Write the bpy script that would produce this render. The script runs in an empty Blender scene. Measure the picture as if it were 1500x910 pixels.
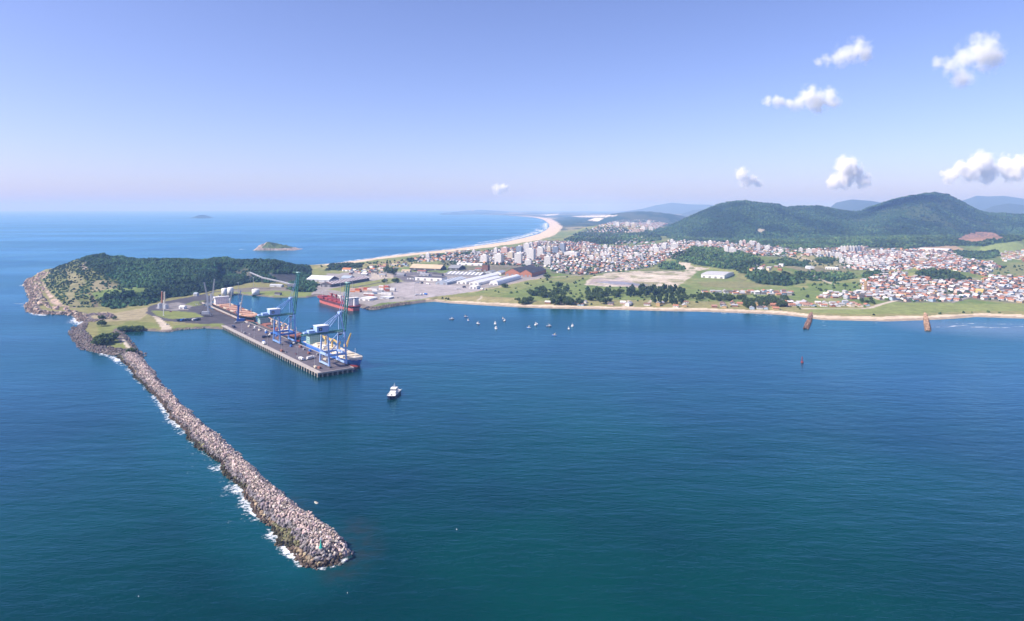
import bpy, bmesh, math, random
import numpy as np
from mathutils import Vector, Matrix

# ---------------------------------------------------------------- camera, sky, sun, exposure
S = bpy.context.scene
COL = S.collection
H = 190.0            # metres above the sea
F = 1000.0           # focal length in photograph pixels (1500 wide)
CX, EYE = 750.0, 305.0

cam_d = bpy.data.cameras.new('camera')
cam = bpy.data.objects.new('camera', cam_d)
COL.objects.link(cam)
cam.location = (0, 0, H)
cam.rotation_euler = (math.pi / 2, 0, 0)
cam_d.sensor_width = 36.0
cam_d.lens = 24.0
cam_d.shift_y = -(455.0 - EYE) / 1500.0
cam_d.clip_start = 1.0
cam_d.clip_end = 150000.0
S.camera = cam

SUN_ELEV = math.radians(43)
SUN_ROT = math.radians(-108)          # seen from +Y, clockwise: the sun stands to the left, a little behind us
w = bpy.data.worlds.new('World')
S.world = w
w.use_nodes = True
nt = w.node_tree
nt.nodes.clear()
sky = nt.nodes.new('ShaderNodeTexSky')
sky.sky_type = 'NISHITA'
sky.sun_disc = False
sky.sun_elevation = SUN_ELEV
sky.sun_rotation = SUN_ROT
sky.altitude = 190
sky.air_density = 0.8
sky.dust_density = 1.15
sky.ozone_density = 4.0
tint = nt.nodes.new('ShaderNodeMix')
tint.data_type = 'RGBA'
tint.blend_type = 'MULTIPLY'
tint.inputs[0].default_value = 1.0
tint.inputs[7].default_value = (1.31, 1.13, 1.37, 1)
bg = nt.nodes.new('ShaderNodeBackground')
bg.inputs[1].default_value = 0.09
wo = nt.nodes.new('ShaderNodeOutputWorld')
nt.links.new(sky.outputs[0], tint.inputs[6])
nt.links.new(tint.outputs[2], bg.inputs[0])
nt.links.new(bg.outputs[0], wo.inputs[0])

sun_d = bpy.data.lights.new('sun', 'SUN')
sun_d.energy = 4.2
sun_d.angle = math.radians(0.5)
sun_d.color = (1.0, 0.94, 0.86)
sun = bpy.data.objects.new('sun', sun_d)
COL.objects.link(sun)
sdir = Vector((math.sin(SUN_ROT) * math.cos(SUN_ELEV), math.cos(SUN_ROT) * math.cos(SUN_ELEV), math.sin(SUN_ELEV)))
sun.rotation_euler = (-sdir).to_track_quat('-Z', 'Y').to_euler()
sun.location = (-500, -300, 800)

S.view_settings.view_transform = 'Standard'
S.view_settings.look = 'None'
S.view_settings.exposure = 0.75
S.view_settings.gamma = 1.0
S.view_settings.use_curve_mapping = False
S.render.engine = 'CYCLES'
S.cycles.use_denoising = True
S.cycles.max_bounces = 12
S.cycles.diffuse_bounces = 2
S.cycles.glossy_bounces = 2
S.cycles.volume_bounces = 10
S.cycles.caustics_reflective = False
S.cycles.caustics_refractive = False
S.cycles.sample_clamp_indirect = 6.0

rng = np.random.default_rng(11)
random.seed(5)

# ---------------------------------------------------------------- helpers: tags, materials, meshes
def tag(o, label=None, cat=None, group=None, kind=None):
    if label: o['label'] = label
    if cat: o['category'] = cat
    if group: o['group'] = group
    if kind: o['kind'] = kind
    return o

def thing(name, label, cat, loc=(0, 0, 0), rotz=0.0, group=None):
    o = bpy.data.objects.new(name, None)
    COL.objects.link(o)
    o.location = loc
    o.rotation_euler = (0, 0, rotz)
    o.empty_display_size = 1.0
    return tag(o, label, cat, group)

def copy_tree(o, parent=None):
    c = o.copy()
    COL.objects.link(c)
    if parent: c.parent = parent
    for ch in list(o.children):
        copy_tree(ch, c)
    return c

MATS = {}
def mat(name, color=(0.5, 0.5, 0.5), rough=0.7, var=0.25, scale=0.6, metal=0.0, attr=None, bump=0.0, spec=0.3, coord='Object', streak=None):
    """Procedural surface: base colour (or a colour attribute) broken up by noise of a given size."""
    if name in MATS: return MATS[name]
    m = bpy.data.materials.new(name)
    m.use_nodes = True
    t = m.node_tree
    b = t.nodes['Principled BSDF']
    b.inputs['Roughness'].default_value = rough
    b.inputs['Metallic'].default_value = metal
    b.inputs['Specular IOR Level'].default_value = spec
    tc = t.nodes.new('ShaderNodeTexCoord')
    n = t.nodes.new('ShaderNodeTexNoise')
    n.inputs['Scale'].default_value = scale
    n.inputs['Detail'].default_value = 4
    n.inputs['Roughness'].default_value = 0.65
    src = tc.outputs[coord]
    if streak:
        mp = t.nodes.new('ShaderNodeMapping')
        mp.inputs['Scale'].default_value = streak
        t.links.new(src, mp.inputs['Vector'])
        src = mp.outputs[0]
    t.links.new(src, n.inputs['Vector'])
    mr = t.nodes.new('ShaderNodeMapRange')
    mr.inputs[1].default_value = 0.28
    mr.inputs[2].default_value = 0.72
    mr.inputs[3].default_value = 1 - var
    mr.inputs[4].default_value = 1 + var * 0.8
    t.links.new(n.outputs[0], mr.inputs[0])
    mul = t.nodes.new('ShaderNodeVectorMath')
    mul.operation = 'SCALE'
    if attr == 'OBJECT':
        oi = t.nodes.new('ShaderNodeObjectInfo')
        t.links.new(oi.outputs['Color'], mul.inputs[0])
    elif attr:
        a = t.nodes.new('ShaderNodeAttribute')
        a.attribute_name = attr
        t.links.new(a.outputs['Color'], mul.inputs[0])
    else:
        mul.inputs[0].default_value = color[:3]
    t.links.new(mr.outputs[0], mul.inputs[3])
    t.links.new(mul.outputs[0], b.inputs['Base Color'])
    if bump:
        bp = t.nodes.new('ShaderNodeBump')
        bp.inputs['Strength'].default_value = bump
        bp.inputs['Distance'].default_value = 1.0
        t.links.new(n.outputs[0], bp.inputs['Height'])
        t.links.new(bp.outputs[0], b.inputs['Normal'])
    m.diffuse_color = (*color[:3], 1)
    MATS[name] = m
    return m

def link_mesh(name, me, mats, parent=None):
    if not isinstance(mats, (list, tuple)): mats = [mats]
    if not me.materials:
        for m in mats: me.materials.append(m)
    o = bpy.data.objects.new(name, me)
    COL.objects.link(o)
    if parent: o.parent = parent
    return o

def np_mesh(name, V, Fc, fcol=None, vattr=None, smooth=False, midx=None):
    """Mesh from numpy arrays: V (n,3), Fc (m,k) with k constant; fcol (m,3) face colours."""
    me = bpy.data.meshes.new(name)
    n, (m, k) = len(V), Fc.shape
    me.vertices.add(n)
    me.vertices.foreach_set('co', np.ascontiguousarray(V, np.float32).ravel())
    me.loops.add(m * k)
    me.loops.foreach_set('vertex_index', np.ascontiguousarray(Fc, np.int32).ravel())
    me.polygons.add(m)
    me.polygons.foreach_set('loop_start', np.arange(0, m * k, k, dtype=np.int32))
    me.polygons.foreach_set('loop_total', np.full(m, k, np.int32))
    me.polygons.foreach_set('use_smooth', np.full(m, smooth, bool))
    if midx is not None: me.polygons.foreach_set('material_index', np.asarray(midx, np.int32))
    me.update(calc_edges=True)
    if fcol is not None:
        a = me.attributes.new('tone', 'FLOAT_COLOR', 'FACE')
        c = np.ones((m, 4), np.float32); c[:, :3] = fcol
        a.data.foreach_set('color', c.ravel())
    for nm, arr in (vattr or {}).items():
        if arr.ndim == 1:
            a = me.attributes.new(nm, 'FLOAT', 'POINT')
            a.data.foreach_set('value', np.ascontiguousarray(arr, np.float32))
        else:
            a = me.attributes.new(nm, 'FLOAT_COLOR', 'POINT')
            c = np.ones((n, 4), np.float32); c[:, :3] = arr
            a.data.foreach_set('color', c.ravel())
    return me

class MB:
    """Collects shapes and links them as one mesh object."""
    def __init__(s): s.v, s.f, s.m = [], [], []
    def add(s, vs, fs, m=0):
        b = len(s.v)
        s.v += [tuple(p) for p in vs]
        for f in fs:
            s.f.append([b + i for i in f]); s.m.append(m)
    def box(s, x0, x1, y0, y1, z0, z1, m=0, taper=0.0):
        t = taper
        v = [(x0, y0, z0), (x1, y0, z0), (x1, y1, z0), (x0, y1, z0), (x0 + t, y0 + t, z1), (x1 - t, y0 + t, z1), (x1 - t, y1 - t, z1), (x0 + t, y1 - t, z1)]
        s.add(v, [(3, 2, 1, 0), (4, 5, 6, 7), (0, 1, 5, 4), (1, 2, 6, 5), (2, 3, 7, 6), (3, 0, 4, 7)], m)
    def bar(s, a, b, w, h=None, m=0):
        a, b = Vector(a), Vector(b)
        h = h or w
        d = (b - a).normalized()
        up = Vector((0, 0, 1)) if abs(d.z) < 0.95 else Vector((0, 1, 0))
        x = d.cross(up).normalized() * (w / 2)
        y = x.cross(d).normalized() * (h / 2)
        v = [a - x - y, a + x - y, a + x + y, a - x + y, b - x - y, b + x - y, b + x + y, b - x + y]
        s.add(v, [(3, 2, 1, 0), (4, 5, 6, 7), (0, 1, 5, 4), (1, 2, 6, 5), (2, 3, 7, 6), (3, 0, 4, 7)], m)
    def tube(s, a, b, r0, r1=None, n=10, m=0):
        a, b = Vector(a), Vector(b)
        r1 = r0 if r1 is None else r1
        d = (b - a).normalized()
        up = Vector((0, 0, 1)) if abs(d.z) < 0.95 else Vector((0, 1, 0))
        x = d.cross(up).normalized(); y = x.cross(d).normalized()
        v = []
        for p, r in ((a, r0), (b, r1)):
            for i in range(n):
                q = 2 * math.pi * i / n
                v.append(p + x * r * math.cos(q) + y * r * math.sin(q))
        f = [(i, (i + 1) % n, n + (i + 1) % n, n + i) for i in range(n)]
        f += [tuple(range(n))[::-1], tuple(range(n, 2 * n))]
        s.add(v, f, m)
    def prism(s, poly, z0, z1, m=0, mt=None):
        n = len(poly)
        v = [(x, y, z0) for x, y in poly] + [(x, y, z1) for x, y in poly]
        s.add(v, [(i, (i + 1) % n, n + (i + 1) % n, n + i) for i in range(n)], m)
        s.add(v[n:], [tuple(range(n))], m if mt is None else mt)
    def ext_x(s, prof, x0, x1, m=0):
        """profile in (y,z) pushed along x"""
        n = len(prof)
        v = [(x0, y, z) for y, z in prof] + [(x1, y, z) for y, z in prof]
        s.add(v, [(i, (i + 1) % n, n + (i + 1) % n, n + i) for i in range(n)] + [tuple(range(n))[::-1], tuple(range(n, 2 * n))], m)
    def lattice(s, a, b, w0, w1, n, r, m=0):
        """four-chord lattice boom from a to b"""
        a, b = Vector(a), Vector(b)
        d = (b - a).normalized()
        up = Vector((0, 0, 1)) if abs(d.z) < 0.9 else Vector((0, 1, 0))
        x = d.cross(up).normalized(); y = x.cross(d).normalized()
        P = []
        for i in range(n + 1):
            t = i / n; ww = (w0 + (w1 - w0) * t) / 2; c = a.lerp(b, t)
            P.append([c + x * ww * sx + y * ww * sy for sx, sy in ((-1, -1), (1, -1), (1, 1), (-1, 1))])
        for k in range(4):
            s.bar(P[0][k], P[-1][k], r, r, m)
        for i in range(n):
            for k in range(4):
                s.bar(P[i][k], P[i + 1][(k + 1) % 4], r * 0.6, r * 0.6, m)
    def mesh(s, name):
        me = bpy.data.meshes.new(name)
        me.from_pydata(s.v, [], s.f)
        me.polygons.foreach_set('material_index', s.m)
        me.update()
        bm = bmesh.new(); bm.from_mesh(me)
        bmesh.ops.recalc_face_normals(bm, faces=bm.faces)
        bm.to_mesh(me); bm.free()
        return me
    def build(s, name, mats, parent=None, loc=None, rotz=0.0):
        o = link_mesh(name, s.mesh(name), mats, parent)
        if loc is not None:
            o.location = loc; o.rotation_euler = (0, 0, rotz)
        return o

# ---------------------------------------------------------------- helpers: place and noise
def G(px, py, z=0.0):
    y = (H - z) * F / (py - EYE)
    return ((px - CX) / F * y, y)

def _hash(xi, yi, s):
    h = (xi.astype(np.int64) * 374761393 + yi.astype(np.int64) * 668265263 + s * 1274126177) & 0xFFFFFFFF
    h = ((h ^ (h >> 13)) * 1274126177) & 0xFFFFFFFF
    return ((h ^ (h >> 16)) & 0xFFFFFF) / float(0xFFFFFF)

def vn(x, y, s=0):
    xi, yi = np.floor(x), np.floor(y)
    fx, fy = x - xi, y - yi
    fx = fx * fx * (3 - 2 * fx); fy = fy * fy * (3 - 2 * fy)
    a, b = _hash(xi, yi, s), _hash(xi + 1, yi, s)
    c, d = _hash(xi, yi + 1, s), _hash(xi + 1, yi + 1, s)
    return (a * (1 - fx) + b * fx) * (1 - fy) + (c * (1 - fx) + d * fx) * fy

def fbm(x, y, s=0, o=4):
    r, a, t = 0, 0.5, 0
    for i in range(o):
        r = r + a * vn(x, y, s + i * 17); t += a
        x, y, a = x * 2.03, y * 2.03, a * 0.5
    return r / t

def sstep(a, b, x):
    t = np.clip((x - a) / (b - a), 0, 1)
    return t * t * (3 - 2 * t)

def inpoly(px, py, poly):
    r = np.zeros(px.shape, bool)
    n = len(poly)
    xs = [p[0] for p in poly]; ys = [p[1] for p in poly]
    bb = (px >= min(xs)) & (px <= max(xs)) & (py >= min(ys)) & (py <= max(ys))
    idx = np.nonzero(bb)
    X, Y = px[idx], py[idx]
    rr = np.zeros(X.shape, bool)
    for i in range(n):
        x0, y0 = poly[i]; x1, y1 = poly[(i + 1) % n]
        if y0 == y1: continue
        c = ((y0 > Y) != (y1 > Y)) & (X < (x1 - x0) * (Y - y0) / (y1 - y0) + x0)
        rr ^= c
    r[idx] = rr
    return r

def pdist(X, Y, pts):
    d = np.full(X.shape, 1e12)
    for (x0, y0), (x1, y1) in zip(pts[:-1], pts[1:]):
        dx, dy = x1 - x0, y1 - y0
        L = dx * dx + dy * dy + 1e-9
        t = np.clip(((X - x0) * dx + (Y - y0) * dy) / L, 0, 1)
        d = np.minimum(d, (X - x0 - t * dx) ** 2 + (Y - y0 - t * dy) ** 2)
    return np.sqrt(d)

# quay frame: u along the pier towards the land, v across it towards the ships
Q0 = Vector((-217.8, 765.0)); QU = Vector((-0.611, 0.7916)); QV = Vector((0.7916, 0.611))
def Q(u, v): p = Q0 + QU * u + QV * v; return (p.x, p.y)
QROT = math.atan2(QV.y, QV.x)

# ---------------------------------------------------------------- coast
CO_N = [(1500, 467), (1470, 466), (1430, 464.5), (1400, 467), (1360, 469), (1300, 471), (1250, 470), (1205, 469), (1190, 467), (1180, 465.5), (1150, 462), (1120, 460), (1080, 458.5), (1040, 457), (980, 456), (900, 454), (850, 453), (800, 452), (750, 450), (700, 447), (660, 444.5), (635, 442), (622, 443)]
CO_P = [(600, 446), (575, 449.5), (550, 454), (538, 454), (522, 449), (500, 443), (480, 437), (462, 434), (450, 436), (430, 436), (400, 436), (380, 434), (365, 433), (352, 432), (338, 433), (327, 437)]
CO_L = [(300, 481), (262, 483.5), (247, 486.5), (236, 486), (205, 484.5), (182, 485), (180, 489), (188, 498), (198, 510), (210, 522), (205, 525)]
CO_W = [(190, 523), (172, 522), (150, 518), (128, 514), (118, 503), (108, 488), (113, 478), (122, 471), (118, 464), (100, 460), (80, 460), (62, 460), (47, 457), (43, 447), (50, 440), (46, 430), (40, 418), (44, 408), (56, 400), (66, 395)]
CO_B = [(90, 391), (130, 389.5), (180, 388), (240, 388), (300, 387), (350, 386), (400, 386), (440, 388.5), (460, 388)]
CO_S = [(480, 386.5), (500, 384.5), (520, 382), (540, 379.5), (560, 376.5), (580, 374), (600, 371.5), (620, 369.5), (660, 365.5), (700, 360), (740, 354.5), (770, 348), (790, 342.5), (800, 337), (805, 332), (803, 327), (796, 322), (785, 319), (760, 316.8), (730, 315.2), (700, 314.3), (690, 313.5)]
g = lambda L: [G(*p) for p in L]
COAST = [(60000, 900), (2600, 1120)] + g(CO_N) + g(CO_P) + [Q(700, 44), Q(384, 44), Q(384, 0)] + g(CO_L) + g(CO_W) + g(CO_B) + g(CO_S) + [(-1900, 34000), (60000, 34000)]

# ---------------------------------------------------------------- terrain heights on a fan-shaped grid (finer near, coarser far)
PXS = np.arange(-420, 1960, 2.5)
YS = np.concatenate([np.exp(np.linspace(math.log(880), math.log(2600), 230, endpoint=False)), np.exp(np.linspace(math.log(2600), math.log(7200), 190, endpoint=False)), np.exp(np.linspace(math.log(7200), math.log(33000), 130))])
NX, NY = len(PXS), len(YS)
PX2, GY = np.meshgrid(PXS, YS)
GX = (PX2 - CX) / F * GY
PY0 = EYE + H / GY * F
land = inpoly(GX, GY, COAST)
SD = pdist(GX, GY, COAST + [COAST[0]])
SD = np.where(land, SD, -SD)

def ridge(pxs, d0, dr, z, d1, sharp=1.0):
    a = np.interp(PX2, pxs, d0); b = np.interp(PX2, pxs, dr); c = np.interp(PX2, pxs, d1)
    zz = np.interp(PX2, pxs, z, left=0, right=0)
    t = np.clip((GY - a) / (b - a), 0, 1); q = np.clip((c - GY) / (c - b), 0, 1)
    up = np.sin(t * math.pi / 2) ** sharp
    dn = q * q * (3 - 2 * q)
    return zz * np.where(GY < b, up, dn)

def ydist(y): return H * F / (np.asarray(y, float) - EYE)

steep = np.clip((640 - PX2) / 20, 0, 1) * (GY < 2100)
slope = 0.055 + 0.4 * steep
base = np.where(steep > 0.5, 3.2, 3.5) + np.clip((GY - 1400) * 0.006, 0, 16) * (1 - steep)
HT = np.minimum(SD * slope, base)
HT = np.maximum(HT, -6)

# headland
hp = [30, 45, 60, 78, 95, 110, 135, 150, 175, 200, 220, 240, 270, 300, 315, 330, 350, 370, 385, 400, 420, 440, 458]
hs = np.array([428, 414, 402, 392, 384, 378, 371.5, 370, 374, 378.5, 377, 376, 377, 378, 375, 374.5, 379, 379, 378.5, 379.5, 385, 391, 402])
hr = np.array([1700, 1800, 1850, 1880, 1900, 1920, 1930, 1930, 1920, 1900, 1880, 1880, 1880, 1900, 2000, 2000, 1950, 1900, 1880, 1880, 1900, 1950, 1950.])
hz_ = H - (hs - EYE) * hr / 1000 - 5
hb = np.interp(hp, [30, 45, 60, 100, 135, 170, 215, 240, 280, 300, 330, 370, 400, 440, 458], [452, 456, 456, 457, 456, 452, 446, 441, 437, 432, 425, 416, 417, 413, 410])
head = ridge(hp, ydist(hb), hr, np.maximum(hz_, 0), np.full(len(hp), 2240.))
head2 = ridge([120, 140, 165, 200, 235, 255], ydist([450, 449, 447, 444.5, 441, 438]), ydist([450, 449, 447, 444.5, 441, 438]) + 45, [0, 14, 24, 24, 20, 0], ydist([450, 449, 447, 444.5, 441, 438]) + 330, 0.6)
gul = np.abs(fbm(GX / 90, GY / 90, 3, 4) - 0.5) * 2
hmain = head * (0.86 + 0.14 * sstep(0.0, 0.5, gul))
hmain = np.maximum(hmain, head2 * (0.85 + 0.3 * fbm(GX / 40, GY / 40, 8)))
cut = sstep(316, 322, PX2) * sstep(366, 352, PX2) * sstep(1640, 1660, GY) * sstep(1875, 1845, GY)
hmain = hmain * (1 - cut) + np.minimum(hmain, 9) * cut
rk = np.clip((125 - PX2) / 40, 0, 1)
hmain = hmain + rk * head / 60 * (fbm(GX / 28, GY / 28, 21, 4) - 0.5) * 14
hmain *= sstep(0, 60, SD)
HT = np.where((SD > 0) & (hmain > HT), hmain, HT)
HEADM = (hmain > 2.5) & (SD > 0)

# mountains behind the town
mp = [940, 955, 965, 990, 1020, 1050, 1070, 1092, 1120, 1140, 1150, 1170, 1200, 1225, 1245, 1258, 1275, 1300, 1330, 1350, 1370, 1390, 1410, 1430, 1450, 1480, 1500, 1560, 1700, 1960]
ms = np.array([352, 346, 339, 326, 312, 299, 294, 292, 297, 299, 303.5, 302, 301, 306, 308, 309, 302, 294, 286, 283, 282, 285, 295, 305, 310, 313, 313, 303, 294, 300.])
mr_ = np.array([4600, 4650, 4700, 4800, 4900, 5000, 5000, 5000, 5050, 5100, 5100, 5200, 5300, 5300, 5350, 5350, 5350, 5300, 5250, 5200, 5200, 5200, 5150, 5100, 5000, 5000, 5000, 5100, 5200, 5300.])
mz = np.maximum(H - (ms - EYE) * mr_ / 1000 - 8, 0)
mb = np.interp(mp, [940, 1000, 1060, 1100, 1160, 1220, 1300, 1400, 1500, 1960], [351, 353, 358, 360, 360.5, 362, 362, 356, 352, 350])
mt = ridge(mp, ydist(mb), mr_, mz, mr_ + 1900, 1.25)
rg = 1 - np.abs(2 * fbm(GX / 620, GY / 900, 31, 5) - 1)
frac = np.clip(mt / np.maximum(np.interp(PX2, mp, mz), 1), 0, 1)
spur = 1 - np.abs(2 * fbm(GX / 300 + (GY - 4000) / 2600, GY / 1500, 36, 4) - 1)
mt = mt * (1 - 0.42 * (1 - spur) * (1 - frac ** 3)) * (1 - 0.45 * (1 - rg) * (1 - frac ** 2) * 1.4) + frac * 30 * (fbm(GX / 160, GY / 160, 41, 4) - 0.5)
mt = mt + sstep(6, 25, mt) * (fbm(GX / 24, GY / 38, 46, 3) - .5) * 11
HT = np.where(mt > 6, np.maximum(HT, mt), HT)

def lump(px, py0, z, wpx, dep, pw=1.0):
    """a low hill: foot at (px,py0), half width in pixels, depth in metres"""
    y0 = H * F / (py0 - EYE)
    q = ((PX2 - px) / wpx) ** 2 + ((GY - (y0 + dep)) / dep) ** 2
    return z * np.clip(1 - q, 0, 1) ** pw
lo = np.zeros_like(HT)
for a in [(1025, 399, 34, 70, 430, .8), (1090, 404, 26, 75, 330, .8), (1140, 417, 16, 70, 250, .8), (1470, 373, 44, 70, 420, .7), (1385, 412, 13, 60, 190, .8), (975, 393, 12, 32, 190, .8),
          (1180, 384, 14, 60, 400, .8), (905, 347, 45, 60, 700, .7), (940, 329, 120, 75, 1500, .7), (1330, 372, 30, 190, 600, .8), (1125, 372, 16, 70, 400, .8)]:
    lo = np.maximum(lo, lump(*a))
lo = lo * (0.85 + 0.3 * fbm(GX / 120, GY / 120, 51))
HT = np.where(SD > 20, HT + lo * (1 - np.clip(mt / 60, 0, 1)), HT)
# quarry face in the mountain foot
qc = sstep(1392, 1402, PX2) * sstep(1480, 1466, PX2)
HT = np.where((qc > 0) & (GY > 3300) & (GY < 3980), HT * (1 - qc) + np.minimum(HT, 30 + (GY - 3760).clip(0, 30) * 1.9) * qc, HT)
# far ranges
for pxs, ys_, D in [([900, 940, 960, 985, 1010, 1040, 1080, 1140], [312, 306, 301, 297, 299, 300, 303, 312], 24000), ([1000, 1015, 1040, 1070, 1120], [313, 308, 305, 301, 312], 17500),
                    ([1205, 1225, 1248, 1275, 1300, 1340], [312, 297, 292, 294, 299, 312], 13000), ([1380, 1410, 1430, 1448, 1470, 1500, 1540, 1600, 1960], [312, 294, 287, 288, 287, 292, 286, 292, 300], 15000),
                    ([1430, 1455, 1478, 1500, 1530, 1600, 1960], [312, 302, 298, 301, 306, 300, 306], 11000), ([650, 680, 705, 730, 770], [311.5, 309, 307.5, 309, 312], 27000)]:
    dd = D / 10
    z = np.maximum(H - (np.array(ys_) - EYE) * D / 1000, 0)
    r = ridge(pxs, np.full(len(pxs), D - dd * 1.3), np.full(len(pxs), float(D)), z, np.full(len(pxs), D + dd * 1.3), 1.4)
    HT = np.where(r > 4, np.maximum(HT, r * (0.94 + 0.12 * fbm(GX / 900, GY / 900, 61))), HT)
HT = np.where((SD > 0) & (GY > 1500) & (PX2 > 640), HT + np.clip(SD / 100, 0, 1) * (fbm(GX / 60, GY / 60, 71) - 0.5) * 1.5, HT)
PYV = EYE + (H - HT) / GY * F

def hz(x, y):
    """ground height at world points"""
    x = np.asarray(x, float); y = np.asarray(y, float)
    px = CX + F * x / y
    i = np.clip((px - PXS[0]) / 2.5, 0, NX - 1.001); i0 = i.astype(int); fi = i - i0
    j0 = np.clip(np.searchsorted(YS, y) - 1, 0, NY - 2); fj = np.clip((y - YS[j0]) / (YS[j0 + 1] - YS[j0]), 0, 1)
    return (HT[j0, i0] * (1 - fi) + HT[j0, i0 + 1] * fi) * (1 - fj) + (HT[j0 + 1, i0] * (1 - fi) + HT[j0 + 1, i0 + 1] * fi) * fj

def P(px, py):
    """the ground point that the photograph shows at a pixel"""
    i = min(max((px - PXS[0]) / 2.5, 0), NX - 2); i0 = int(i); fi = i - i0
    h = np.maximum(HT[:, i0] * (1 - fi) + HT[:, i0 + 1] * fi, 0)
    pr = EYE + (H - h) / YS * F
    k = int(np.argmax(pr <= py))
    if k == 0: return Vector((*G(px, py, 0), 0))
    t = (pr[k - 1] - py) / (pr[k - 1] - pr[k] + 1e-9)
    y = YS[k - 1] + t * (YS[k] - YS[k - 1])
    x = (px - CX) / F * y
    return Vector((x, y, float(hz(x, y))))

# ---------------------------------------------------------------- land cover
jx = (fbm(GX / 35, GY / 35, 81, 3) - 0.5) * 7; jy = (fbm(GX / 45, GY / 60, 91, 3) - 0.5) * 2.2
QX, QY = PX2 + jx, PYV + jy
C_GRASS = (0.22, 0.235, 0.085); C_LUSH = (0.145, 0.20, 0.06); C_FOREST = (0.022, 0.050, 0.020); C_SCRUB = (0.115, 0.135, 0.048); C_SAND = (0.60, 0.49, 0.36)
C_DIRT = (0.40, 0.32, 0.23); C_PALE = (0.50, 0.43, 0.34); C_ASPH = (0.085, 0.08, 0.09); C_CONC = (0.30, 0.275, 0.26); C_ROCK = (0.36, 0.275, 0.215); C_TOWN = (0.17, 0.16, 0.12); C_DRY = (0.33, 0.285, 0.14)
GC = np.empty(HT.shape + (3,)); GC[:] = C_GRASS
n1 = fbm(GX / 130, GY / 130, 101, 4); n2 = fbm(GX / 30, GY / 30, 111, 4); n3 = fbm(GX / 600, GY / 1500, 121, 4)
def mixc(mask, c, k=1.0):
    m = np.asarray(mask, float)[..., None] * k
    GC[:] = GC * (1 - m) + np.array(c) * m
TD = np.zeros(HT.shape); TS = np.full(HT.shape, 6.0)
ZID = np.zeros(HT.shape, int)       # 0 ground, 1 beach, 2 headland, 3 mountain, 4 paved
mixc(sstep(0.45, 0.6, n1), C_LUSH)
mixc(sstep(0.55, 0.7, n2), C_DRY, 0.5)
far = GY > 5500
mixc(far, (0.075, 0.09, 0.05)); mixc(far & (n3 > 0.55), C_FOREST); mixc(far & (n3 < 0.40), C_DRY, .7)
MT = mt > 7
mixc(MT, C_FOREST); ZID[MT] = 3
pt = fbm(GX / 170, GY / 260, 231, 4)
mixc(MT & (pt > .52), (.034, .066, .024), .8); mixc(MT & (pt < .42), (.014, .036, .020), .8); mixc(MT & (fbm(GX / 300, GY / 500, 241, 5) > .63), (.075, .095, .04), .5)
farhill = (GY > 9000) & (HT > 40)
mixc(farhill, (0.05, 0.07, 0.05)); ZID[farhill] = 3
TD[MT] = 1 / 19.0 ** 2; TS[MT] = 6.5
mixc(HEADM, C_FOREST); ZID[HEADM] = 2
TD[HEADM] = 1 / 5.6 ** 2; TS[HEADM] = 4.2

def zone(color, poly, den=None, size=None, zid=None, k=1.0, soft=True, cond=None):
    m = inpoly(QX if soft else PX2, QY if soft else PYV, poly) & (SD > -2)
    if cond is not None: m &= cond
    if color is not None: mixc(m, color, k)
    if den is not None: TD[m] = den
    if size is not None: TS[m] = size
    if zid is not None: ZID[m] = zid
    return m
def strip(color, pts, w, zid=None, cond=None):
    """a road or path of constant width in metres"""
    pp = [P(*p) for p in pts]
    d = pdist(GX, GY, [(p.x, p.y) for p in pp])
    m = d < w / 2
    mixc(m, color); TD[m] = 0
    if zid is not None: ZID[m] = zid

HL = (PX2 < 470) & (GY < 2300)
# headland: scrub on the seaward nose, bare rock, terraces
zone(C_SCRUB, [(40, 470), (60, 402), (90, 385), (118, 378), (128, 392), (150, 402), (172, 410), (180, 424), (150, 436), (160, 458), (120, 470)], 0.022, 2.1, cond=HL)
mixc((n2 > 0.5) & HL & (PX2 < 180), C_DRY, .18)
zone((.43, .33, .255), [(30, 430), (44, 405), (66, 393), (74, 399), (62, 411), (75, 431), (92, 446), (120, 453), (125, 475), (60, 470), (36, 455)], 0.0, cond=HL)
zone(C_DIRT, [(92, 394), (112, 400), (128, 414), (112, 424), (108, 436), (122, 446), (112, 452), (96, 438), (104, 416)], .007, 2.2, k=.28, cond=HL)
zone(C_DIRT, [(132, 414), (150, 409), (178, 419), (160, 425), (136, 427)], 0.006, 2.4, k=.45, cond=HL)
zone((0.24, 0.20, 0.18), [(120, 390), (125, 384), (130, 385), (127, 392), (122, 398)], 0.004, 2, k=.8, cond=HL)
zone(C_LUSH, [(122, 432), (160, 424), (215, 421), (216, 427), (170, 430), (140, 438)], .004, 2, cond=HL)
zone((.13, .15, .05), [(302, 372), (335, 370), (360, 375), (350, 380), (320, 377)], .006, 3, cond=HL)
zone((.20, .165, .14), [(338, 396), (365, 395), (372, 408), (345, 406)], .006, 4, k=.5, cond=HL)
zone(C_FOREST, [(146, 437), (160, 431), (215, 428), (238, 431), (236, 441), (222, 447), (165, 453), (150, 449)], .03, 4.2, cond=HL)
zone((.15, .11, .085), [(128, 428), (136, 430), (150, 455), (140, 457)], .01, 2, k=.7, cond=HL)
nose = HL & (PX2 < 126) & (GC[..., 0] > .3)
mixc(nose & (fbm(GX / 8, GY / 16, 191, 4) > .53), (.20, .155, .125), .75); mixc(nose & (fbm(GX / 18, GY / 18, 195, 4) > .6), (.12, .12, .05), .8)
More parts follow.
